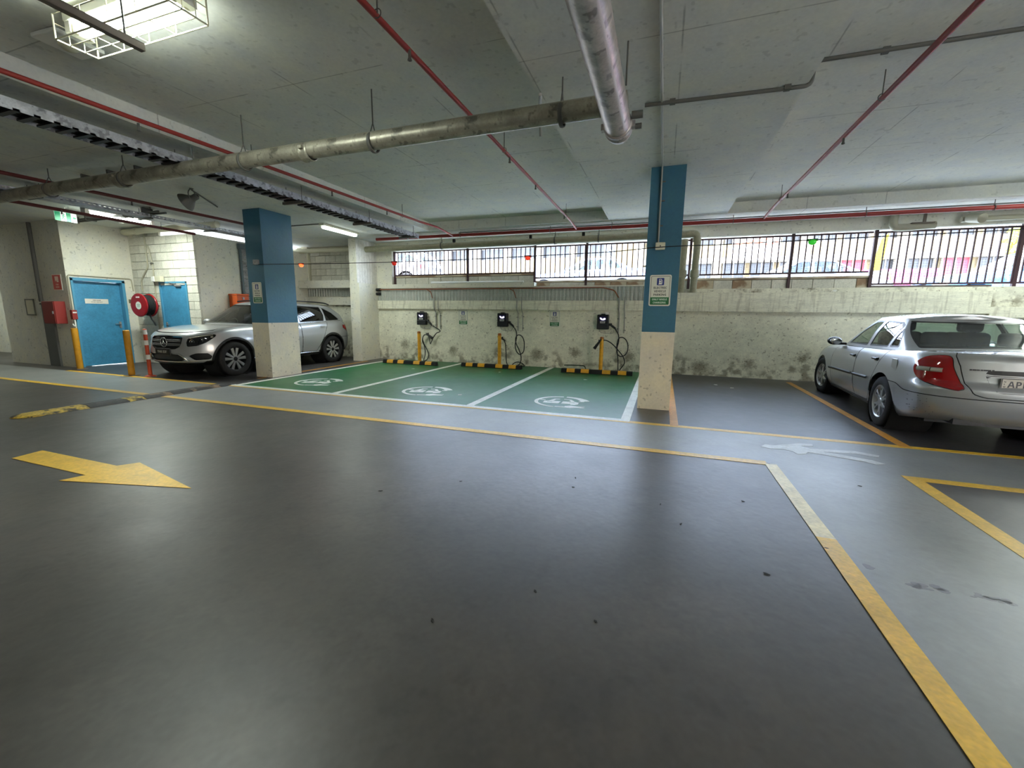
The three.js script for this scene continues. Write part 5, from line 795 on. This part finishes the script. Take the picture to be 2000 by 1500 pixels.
  for (const [x, y] of sp.handles) { const v = K.side(x, y); for (const s of [1, -1]) mesh('door_handle', [rbx(0.16, 0.026, 0.03, 0.012, v.x, v.y, s * (v.z + 0.022), 3), rbx(0.12, 0.05, 0.012, 0.005, v.x - 0.005, v.y - 0.008, s * (v.z + 0.001))], sp.handleMat ?? P, t); }
  { const [x, y, z] = sp.mirror; for (const s of [1, -1]) { const m = mesh('mirror', [new THREE.SphereGeometry(1, 20, 14).scale(0.075, 0.068, 0.105).translate(x, y, s * (z + 0.12)), rbx(0.06, 0.04, 0.16, 0.015, x + 0.01, y - 0.045, s * (z + 0.03))], sp.mirrorMat ?? P, t); mesh('mirror_glass', new THREE.SphereGeometry(1, 16, 10).scale(0.012, 0.052, 0.085).translate(x - 0.068, y, s * (z + 0.12)), mChrome, m); } }
  for (const [pts, r, mat, n] of sp.strips ?? []) for (const s of [1, -1]) { const q = pts.map(([x, y]) => { const v = K.side(x, y); return V(x, y, s * (v.z + r * 0.3)); }); mesh(n ?? 'side_moulding', bend(q, r, 50, 6).translate(0, 0, 0), mat ?? mTrim, t); }
  sp.extra?.(t, K);
  return t;
}
const plateTex = (w, h, draw) => S({ map: canvasTex(w, h, draw), roughness: 0.4 });
// the silver sedan at the right
const sedan = {
  half: 0.9, axles: [1.36, -1.36], tyre: 0.322, arch: 0.372, tw: 0.2, rim: 0.2, wheel: 'six', Lf: 0.8, Lr: 0.5, ef: 2.5, er: 2.7, barrel: 0.045, floor: 0.2, belt: 0.94, ends: [2.3, -2.5], cabin: [1.0, -1.6], seats: [-0.22, -1.12], steer: 0.12,
  sill: [[-2.5, 0.33], [-2.1, 0.28], [-1.6, 0.21], [1.6, 0.2], [2.1, 0.2], [2.35, 0.24]], shoulder: [[-2.5, 1.03], [-2.2, 1.03], [-1.7, 1.0], [-1.0, 0.965], [0, 0.935], [0.8, 0.91], [1.5, 0.86], [2.0, 0.79], [2.3, 0.7]],
  low: { w: [[0, 0.8], [0.06, 0.84], [0.25, 0.885], [0.5, 0.905], [0.75, 0.895], [0.9, 0.868], [0.97, 0.838], [1, 0.81]], f: [[0, 2.2], [0.1, 2.28], [0.4, 2.31], [0.7, 2.27], [0.9, 2.19], [1, 2.08]], r: [[0, -2.36], [0.1, -2.45], [0.3, -2.51], [0.48, -2.52], [0.54, -2.49], [0.58, -2.45], [0.8, -2.43], [0.93, -2.42], [1, -2.36]] },
  base: [[-1.9, 1.035], [-1.4, 0.985], [-0.6, 0.955], [0.5, 0.93], [1.0, 0.93]], roof: [[-1.15, 1.36], [-0.8, 1.39], [-0.3, 1.4], [0.1, 1.385], [0.3, 1.35]],
  gh: { w: [[0, 0.775], [0.5, 0.69], [0.85, 0.595], [1, 0.545]], f: [[0, 1.02], [0.5, 0.6], [1, 0.14]], r: [[0, -1.82], [0.5, -1.42], [1, -1.05]], Lf: [[0, 0.42], [1, 0.16]], Lr: [[0, 0.34], [1, 0.14]] }, roofCrown: 0.055,
  paint: paintMat(0xa9abac), wsT: 0.78, bwT: 0.76, bwS: 0.22, bw0: 2.08,
  windows: [{ p: [[0.5, 0.975], [-0.33, 0.985], [-0.33, 1.35], [-0.06, 1.34], [0.2, 1.19]], r: 0.0 }, { p: [[-0.42, 0.988], [-1.02, 1.005], [-1.02, 1.29], [-0.9, 1.335], [-0.42, 1.355]] }, { p: [[-1.07, 1.008], [-1.33, 1.02], [-1.22, 1.16], [-1.07, 1.26]] }],
  doors: [[[0.72, 0.95], [0.78, 0.7], [0.76, 0.3], [0.68, 0.25], [-0.37, 0.25], [-0.37, 0.965]], [[-0.385, 0.965], [-0.385, 0.25], [-0.86, 0.25], [-0.95, 0.34], [-1.12, 0.68], [-1.3, 0.98], [-1.2, 0.99]]],
  bonnet: [0.72, 0.0], boot: [[-0.1, 0.6], [0.42, 0.6], [0.5, 0.63], [0.545, 0.72], [0.6, 0.9], [0.66, 1.0], [0.68, 1.2], [-0.1, 1.2]], 
  rearBits: [['tail_light', spline([[0.565, 0.66], [0.75, 0.672], [0.9, 0.72], [0.985, 0.8], [1.0, 0.88], [0.93, 0.965], [0.79, 1.0], [0.69, 0.99], [0.64, 0.88]], 4), 0.006, mRedLens, 'red tail light'], ['boot_grip', [[-0.1, 0.828], [0.38, 0.828], [0.44, 0.85], [0.38, 0.872], [-0.1, 0.875]], -0.02, mTrim, 'dark grip recess'], ['number_plate_recess', [[-0.1, 0.655], [0.34, 0.655], [0.41, 0.82], [-0.1, 0.82]], -0.014, null, undefined]],
  frontBits: [['headlight', [[0.5, 0.6], [0.86, 0.62], [0.95, 0.72], [0.6, 0.72]], 0.002, mClearLens], ['grille', [[-0.1, 0.58], [0.36, 0.58], [0.4, 0.69], [-0.1, 0.69]], -0.02, mTrim]],
  bumperLine: [(v) => 0.58, (v) => 0.575 + 0.05 * smooth(-2.0, -1.75, v.x)], handles: [[-0.26, 0.83], [-1.1, 0.855]], handleMat: mTrim, mirror: [0.52, 1.0, 0.83], mirrorMat: S({ color: 0x15171a, roughness: 0.2 }),
  strips: [[[[0.82, 0.53], [0.4, 0.545], [-0.3, 0.56]], 0.02], [[[-0.39, 0.562], [-0.7, 0.57], [-0.93, 0.575]], 0.02]],
  extra(t, K) {
    const v = K.rear(0.0, 0.74);
    const num = plateTex(256, 92, (g, w, h) => { g.fillStyle = '#b9b4a6'; g.fillRect(0, 0, w, h); g.strokeStyle = '#26242a'; g.lineWidth = 5; g.strokeRect(4, 4, w - 8, h - 8); g.fillStyle = '#26242a'; g.font = 'bold 62px sans-serif'; g.fillText('APN', 34, 68, 118); g.font = 'bold 15px sans-serif'; g.fillText('N', 14, 32); g.fillText('S', 14, 50); g.fillText('W', 12, 68); });
    const pl = mesh('number_plate', bx(0.005, 0.125, 0.372), num, t, 'pale number plate with dark letters'); pl.rotation.y = 0; pl.position.set(v.x + 0.002, 0.745, -0.12); planarPlate(pl.geometry);
    const e = K.rear(0.42, 0.87); mesh('model_badge', [0, 1, 2, 3, 4, 5, 6].map((i) => bx(0.004, 0.014, 0.018 + (i % 3) * 0.005, e.x - 0.004, 0.872, -(0.36 + i * 0.028))), mTrim, t); mesh('maker_badge', new THREE.TorusGeometry(0.035, 0.006, 8, 24).scale(1.25, 0.85, 1).rotateY(Math.PI / 2).translate(K.rear(0, 0.93).x - 0.006, 0.925, 0), mChrome, t);
    const f = K.side(-1.66, 0.83); mesh('fuel_flap', rbx(0.15, 0.16, 0.006, 0.003, f.x, 0.82, -(f.z + 0.0005)).rotateY(0), sedan.paint, t);
    for (const [r0, r1, y] of [[0.72, 0.93, 0.845]]) { const q = []; for (let i = 0; i <= 8; i++) { const w = K.rear(lerp(r0, r1, i / 8), y); q.push(w); } for (const s of [1, -1]) mesh('reflector', bend(q.map((w) => V(w.x + w.nx * 0.004, y + 0.0, s * (w.z + w.nz * 0.004))), 0.026, 30, 8), mClearLens, t, 'pale clear band in the tail light'); }
    const sc = []; for (let i = 0; i < 26; i++) { const w = K.side(-2.15 + rr(-0.16, 0.1), 0.46 + rr(-0.12, 0.1)); sc.push(bx(rr(0.01, 0.05), rr(0.004, 0.012), 0.001, w.x, w.y, -(w.z + 0.0008))); } mesh('scuff', sc, S({ color: 0x6b6b6c, roughness: 0.7 }), t, 'dark scuffs at the bumper corner').userData.kind = 'stuff';
    mesh('exhaust', rod(V(-2.45, 0.24, 0.5), V(-1.9, 0.24, 0.5), 0.025, 14), mSteel, t);
  },
};
sedan.rearBits[2][3] = sedan.paint;
function planarPlate(g) { const p = g.attributes.position, uv = g.attributes.uv; for (let i = 0; i < p.count; i++) uv.setXY(i, (p.getZ(i) + 0.186) / 0.372, (p.getY(i) + 0.0625) / 0.125); }

// the silver four wheel drive at the left
const suv = {
  half: 0.945, axles: [1.436, -1.436], tyre: 0.366, arch: 0.425, tw: 0.235, rim: 0.243, wheel: 'double', Lf: 0.72, Lr: 0.55, ef: 2.7, er: 2.8, barrel: 0.04, flare: 0.018, floor: 0.27, belt: 1.06, ends: [2.28, -2.38], cabin: [1.1, -2.0], seats: [-0.1, -1.05],
  sill: [[-2.4, 0.36], [-1.9, 0.3], [1.9, 0.28], [2.3, 0.27]], shoulder: [[-2.4, 1.13], [-1.5, 1.11], [0, 1.06], [1.0, 1.035], [1.6, 1.01], [2.0, 0.965], [2.25, 0.91]],
  low: { w: [[0, 0.86], [0.08, 0.895], [0.25, 0.915], [0.45, 0.935], [0.62, 0.94], [0.68, 0.932], [0.85, 0.915], [0.95, 0.885], [1, 0.85]], f: [[0, 2.13], [0.12, 2.25], [0.35, 2.28], [0.55, 2.26], [0.8, 2.23], [0.93, 2.19], [1, 2.1]], r: [[0, -2.28], [0.12, -2.36], [0.35, -2.385], [0.55, -2.37], [0.85, -2.32], [1, -2.27]] },
  base: [[-2.2, 1.15], [-1.5, 1.125], [-0.5, 1.085], [0.6, 1.06], [1.1, 1.08]], roof: [[-1.95, 1.5], [-1.4, 1.56], [-0.6, 1.585], [0.0, 1.575], [0.35, 1.54]],
  gh: { w: [[0, 0.825], [0.5, 0.745], [0.88, 0.655], [1, 0.6]], f: [[0, 1.12], [0.5, 0.72], [1, 0.3]], r: [[0, -2.23], [0.4, -2.17], [1, -1.85]], Lf: [[0, 0.42], [1, 0.18]], Lr: [[0, 0.3], [1, 0.2]] }, roofCrown: 0.05,
  paint: paintMat(0xb2b4b6), wsT: 0.8, bwT: 0.8, bw0: 2.1, rearGlass: mPrivacy,
  windows: [{ p: [[0.62, 1.1], [-0.36, 1.115], [-0.36, 1.535], [-0.1, 1.53], [0.2, 1.4]], dark: true }, { p: [[-0.44, 1.118], [-1.26, 1.14], [-1.3, 1.3], [-1.26, 1.51], [-0.44, 1.54]], dark: true }, { p: [[-1.34, 1.143], [-1.86, 1.17], [-1.62, 1.37], [-1.34, 1.5]], dark: true }],
  doors: [[[0.86, 1.06], [0.9, 0.75], [0.86, 0.38], [0.8, 0.36], [-0.38, 0.36], [-0.38, 1.09]], [[-0.395, 1.09], [-0.395, 0.36], [-0.86, 0.36], [-0.98, 0.52], [-1.14, 0.78], [-1.34, 1.12], [-1.2, 1.12]]],
  bonnet: [0.78, 0], boot: [[-0.1, 0.72], [0.6, 0.72], [0.66, 0.8], [0.7, 1.0], [0.72, 1.3], [-0.1, 1.3]],
  frontBits: [
    ['grille', [[-0.1, 0.6], [0.3, 0.605], [0.4, 0.65], [0.44, 0.72], [0.46, 0.835], [0.42, 0.86], [-0.1, 0.88]], -0.03, mTrim, 'black grille'],
    ['headlight', [[0.56, 0.66], [0.74, 0.675], [0.9, 0.74], [1.06, 0.86], [1.07, 0.9], [0.98, 0.91], [0.72, 0.875], [0.57, 0.83], [0.545, 0.74]], -0.004, null],
    ['lower_grille', [[-0.1, 0.36], [0.42, 0.365], [0.52, 0.39], [0.42, 0.5], [-0.1, 0.52]], -0.025, mTrim, 'black lower grille'],
    ['air_intake', [[0.7, 0.385], [0.96, 0.4], [1.0, 0.46], [0.94, 0.525], [0.74, 0.53], [0.6, 0.48]], -0.03, mTrim]],
  rearBits: [['tail_light', [[0.62, 0.9], [0.98, 0.86], [1.12, 0.95], [1.1, 1.03], [0.62, 1.04]], 0.003, mRedLens, 'dark red tail light'], ['plate_panel', [[-0.1, 0.82], [0.36, 0.82], [0.36, 0.96], [-0.1, 0.96]], -0.01, mTrim]],
  bumperLine: [(v) => 0.56, (v) => 0.7], handles: [[-0.22, 0.985], [-1.12, 1.0]], mirror: [0.62, 1.13, 0.88], cladding: (v) => Math.min(v.y - 0.365 - (Math.abs(v.x) > 2 ? -0.04 : 0), ...[1.436, -1.436].map((a) => Math.hypot(v.x - a, v.y - 0.366) - 0.468)),
  strips: [[[[1.0, 0.345], [0.4, 0.34], [-0.4, 0.34], [-0.92, 0.345]], 0.016, mChrome, 'sill_strip'], [[[0.6, 1.085], [0, 1.1], [-0.8, 1.115], [-1.86, 1.155]], 0.006, mChrome, 'window_strip']],
  extra(t, K) {
    const run = (s0, s1, y, off, r, mat, n, dy = () => 0) => { const a = []; for (let i = 0; i <= 14; i++) { const s = lerp(s0, s1, i / 14), v = K.front(Math.abs(s), y + dy(s)); a.push(V(v.x + v.nx * off, y + dy(s), Math.sign(s || 1) * (Math.abs(s) < 0.02 ? 0 : v.z))); } return mesh(n, bend(a, r, 40, 8), mat, t); };
    for (const y of [0.775, 0.695]) for (const d of [0.014, -0.014]) run(-0.4, 0.4, y + d, 0.0, 0.007, mSteel, 'grille_slat');
    run(-0.4, 0.4, 0.655, -0.005, 0.006, mDarkMetal, 'grille_slat');
    const c = K.front(0, 0.74), star = [new THREE.TorusGeometry(0.092, 0.009, 10, 40), ...[0, 1, 2].map((i) => new THREE.ConeGeometry(0.02, 0.09, 8).translate(0, 0.045, 0).rotateZ((i * Math.PI * 2) / 3)), new THREE.SphereGeometry(0.02, 12, 8)].map((g) => g.rotateY(Math.PI / 2).translate(c.x + 0.012, 0.738, 0)); mesh('maker_emblem', star, mChrome, t, 'ring with a three pointed star'); mesh('emblem_disc', new THREE.CylinderGeometry(0.086, 0.086, 0.012, 32).rotateZ(Math.PI / 2).translate(c.x - 0.002, 0.738, 0), mTrim, t);
    const p = K.front(0, 0.55), num = plateTex(256, 74, (g, w, h) => { g.fillStyle = '#141416'; g.fillRect(0, 0, w, h); g.fillStyle = '#b9b9b4'; g.font = 'bold 50px sans-serif'; g.textAlign = 'center'; g.fillText('YHK 03F', w / 2, 56, 220); });
    const pl = mesh('number_plate', bx(0.006, 0.105, 0.372), num, t, 'black number plate with pale characters'); pl.position.set(p.x + 0.025, 0.555, 0); { const q = pl.geometry.attributes.position, uv = pl.geometry.attributes.uv; for (let i = 0; i < q.count; i++) uv.setXY(i, 0.5 - q.getZ(i) / 0.372, q.getY(i) / 0.105 + 0.5); } mesh('plate_holder', rbx(0.03, 0.14, 0.44, 0.012, p.x + 0.008, 0.55, 0), mTrim, t);
    run(-0.5, 0.5, 0.36, 0.0, 0.012, mChrome, 'bumper_trim'); run(-0.42, 0.42, 0.515, -0.004, 0.009, mChrome, 'bumper_trim');
    for (const s of [1, -1]) { const q = [[0.43, 0.51], [0.49, 0.45], [0.56, 0.385], [0.6, 0.36]].map(([a, y]) => { const v = K.front(a, y); return V(v.x + v.nx * 0.01, y, s * v.z); }); mesh('bumper_trim', bend(q, 0.018, 24, 8), mChrome, t); }
    const hl = sdPoly([[0.56, 0.66], [0.74, 0.675], [0.9, 0.74], [1.06, 0.86], [1.07, 0.9], [0.98, 0.91], [0.72, 0.875], [0.57, 0.83], [0.545, 0.74]]);
    for (const s of [1, -1]) { for (const [a, y, r] of [[0.66, 0.76, 0.045], [0.8, 0.8, 0.04]]) { const v = K.front(a, y); mesh('lamp_reflector', [lathe([[0, -0.03], [r * 0.7, -0.025], [r, 0.0], [r * 0.9, 0.004], [r * 0.6, -0.015], [0, -0.02]], 22), new THREE.SphereGeometry(r * 0.55, 14, 10).translate(0, -0.02, 0)].map((g) => g.rotateZ(-Math.PI / 2).rotateY(s > 0 ? -0.5 : 0.5).translate(v.x - 0.006, y, s * v.z)), mChrome, t); } const q = [0.6, 0.72, 0.84, 0.95, 1.02].map((a, i) => { const y = [0.825, 0.855, 0.875, 0.89, 0.89][i], v = K.front(a, y); return V(v.x + v.nx * 0.0, y, s * v.z); }); mesh('daylight_strip', bend(q, 0.008, 24, 6), mClearLens, t); const q2 = [0.98, 1.02].map((a) => { const v = K.front(a, 0.85); return V(v.x, 0.85, s * v.z); }); mesh('indicator', bend(q2, 0.016, 6, 6), mClearLens, t); }
    for (const s of [1, -1]) mesh('roof_rail', [bend([[0.1, 1.62, s * 0.6], [-0.2, 1.645, s * 0.6], [-0.9, 1.648, s * 0.6], [-1.5, 1.625, s * 0.6], [-1.7, 1.58, s * 0.6]], 0.016, 40, 8)], mTrim, t);
  },
};
suv.frontBits[1][3] = PH({ color: 0x17181a, roughness: 0.04, clearcoat: 1, clearcoatRoughness: 0.02 });
buildCar(sedan, 'silver sedan seen from behind at the right, its plate starting with APN', [3.665, 0, -7.96], THREE.MathUtils.degToRad(86.5));
buildCar(suv, 'silver four wheel drive with a black grille parked behind the left pillar', [-9.545, 0, -7.985], -Math.PI / 2);
// cars on the street, coarser and without the small fittings
const street = (o) => ({ ...sedan, q: 0.55, extra: undefined, strips: [], handleMat: undefined, mirrorMat: undefined, steer: 0, ...o });
const onRoad = (x, z) => [x, streetY(x) + 0.01, z];
buildCar(street({ paint: paintMat(0x8490a8) }), 'pale silver blue sedan parked on the street behind the middle bars', onRoad(-2.75, -15.8), Math.PI + 0.0);
buildCar(street({ paint: paintMat(0x98a0ac, 0.3) }), 'white sedan parked on the street right of the right pillar', onRoad(3.75, -16.0), Math.PI);
buildCar(street({ ...suv, paint: paintMat(0x1a5aa8, 0.3), windows: suv.windows.map((w) => ({ ...w, dark: false })), q: 0.55, extra: undefined, strips: [], cladding: undefined, frontBits: [['headlight', [[0.55, 0.7], [0.9, 0.72], [1.0, 0.84], [0.6, 0.82]], 0.002, mClearLens], ['grille', [[-0.1, 0.66], [0.4, 0.66], [0.42, 0.8], [-0.1, 0.8]], -0.02, mTrim]] }), 'bright blue hatchback parked on the street behind the right bars', onRoad(8.95, -15.4), Math.PI);
buildCar(street({ ...suv, paint: paintMat(0xa8a8ac, 0.1), q: 0.55, extra: undefined, strips: [], cladding: undefined, frontBits: [], windows: suv.windows.map((w) => ({ ...w, dark: false })) }), 'white hatchback with red tail lights behind the left end of the bars', onRoad(-11.1, -15.6), Math.PI);
renderer.render(scene, camera);
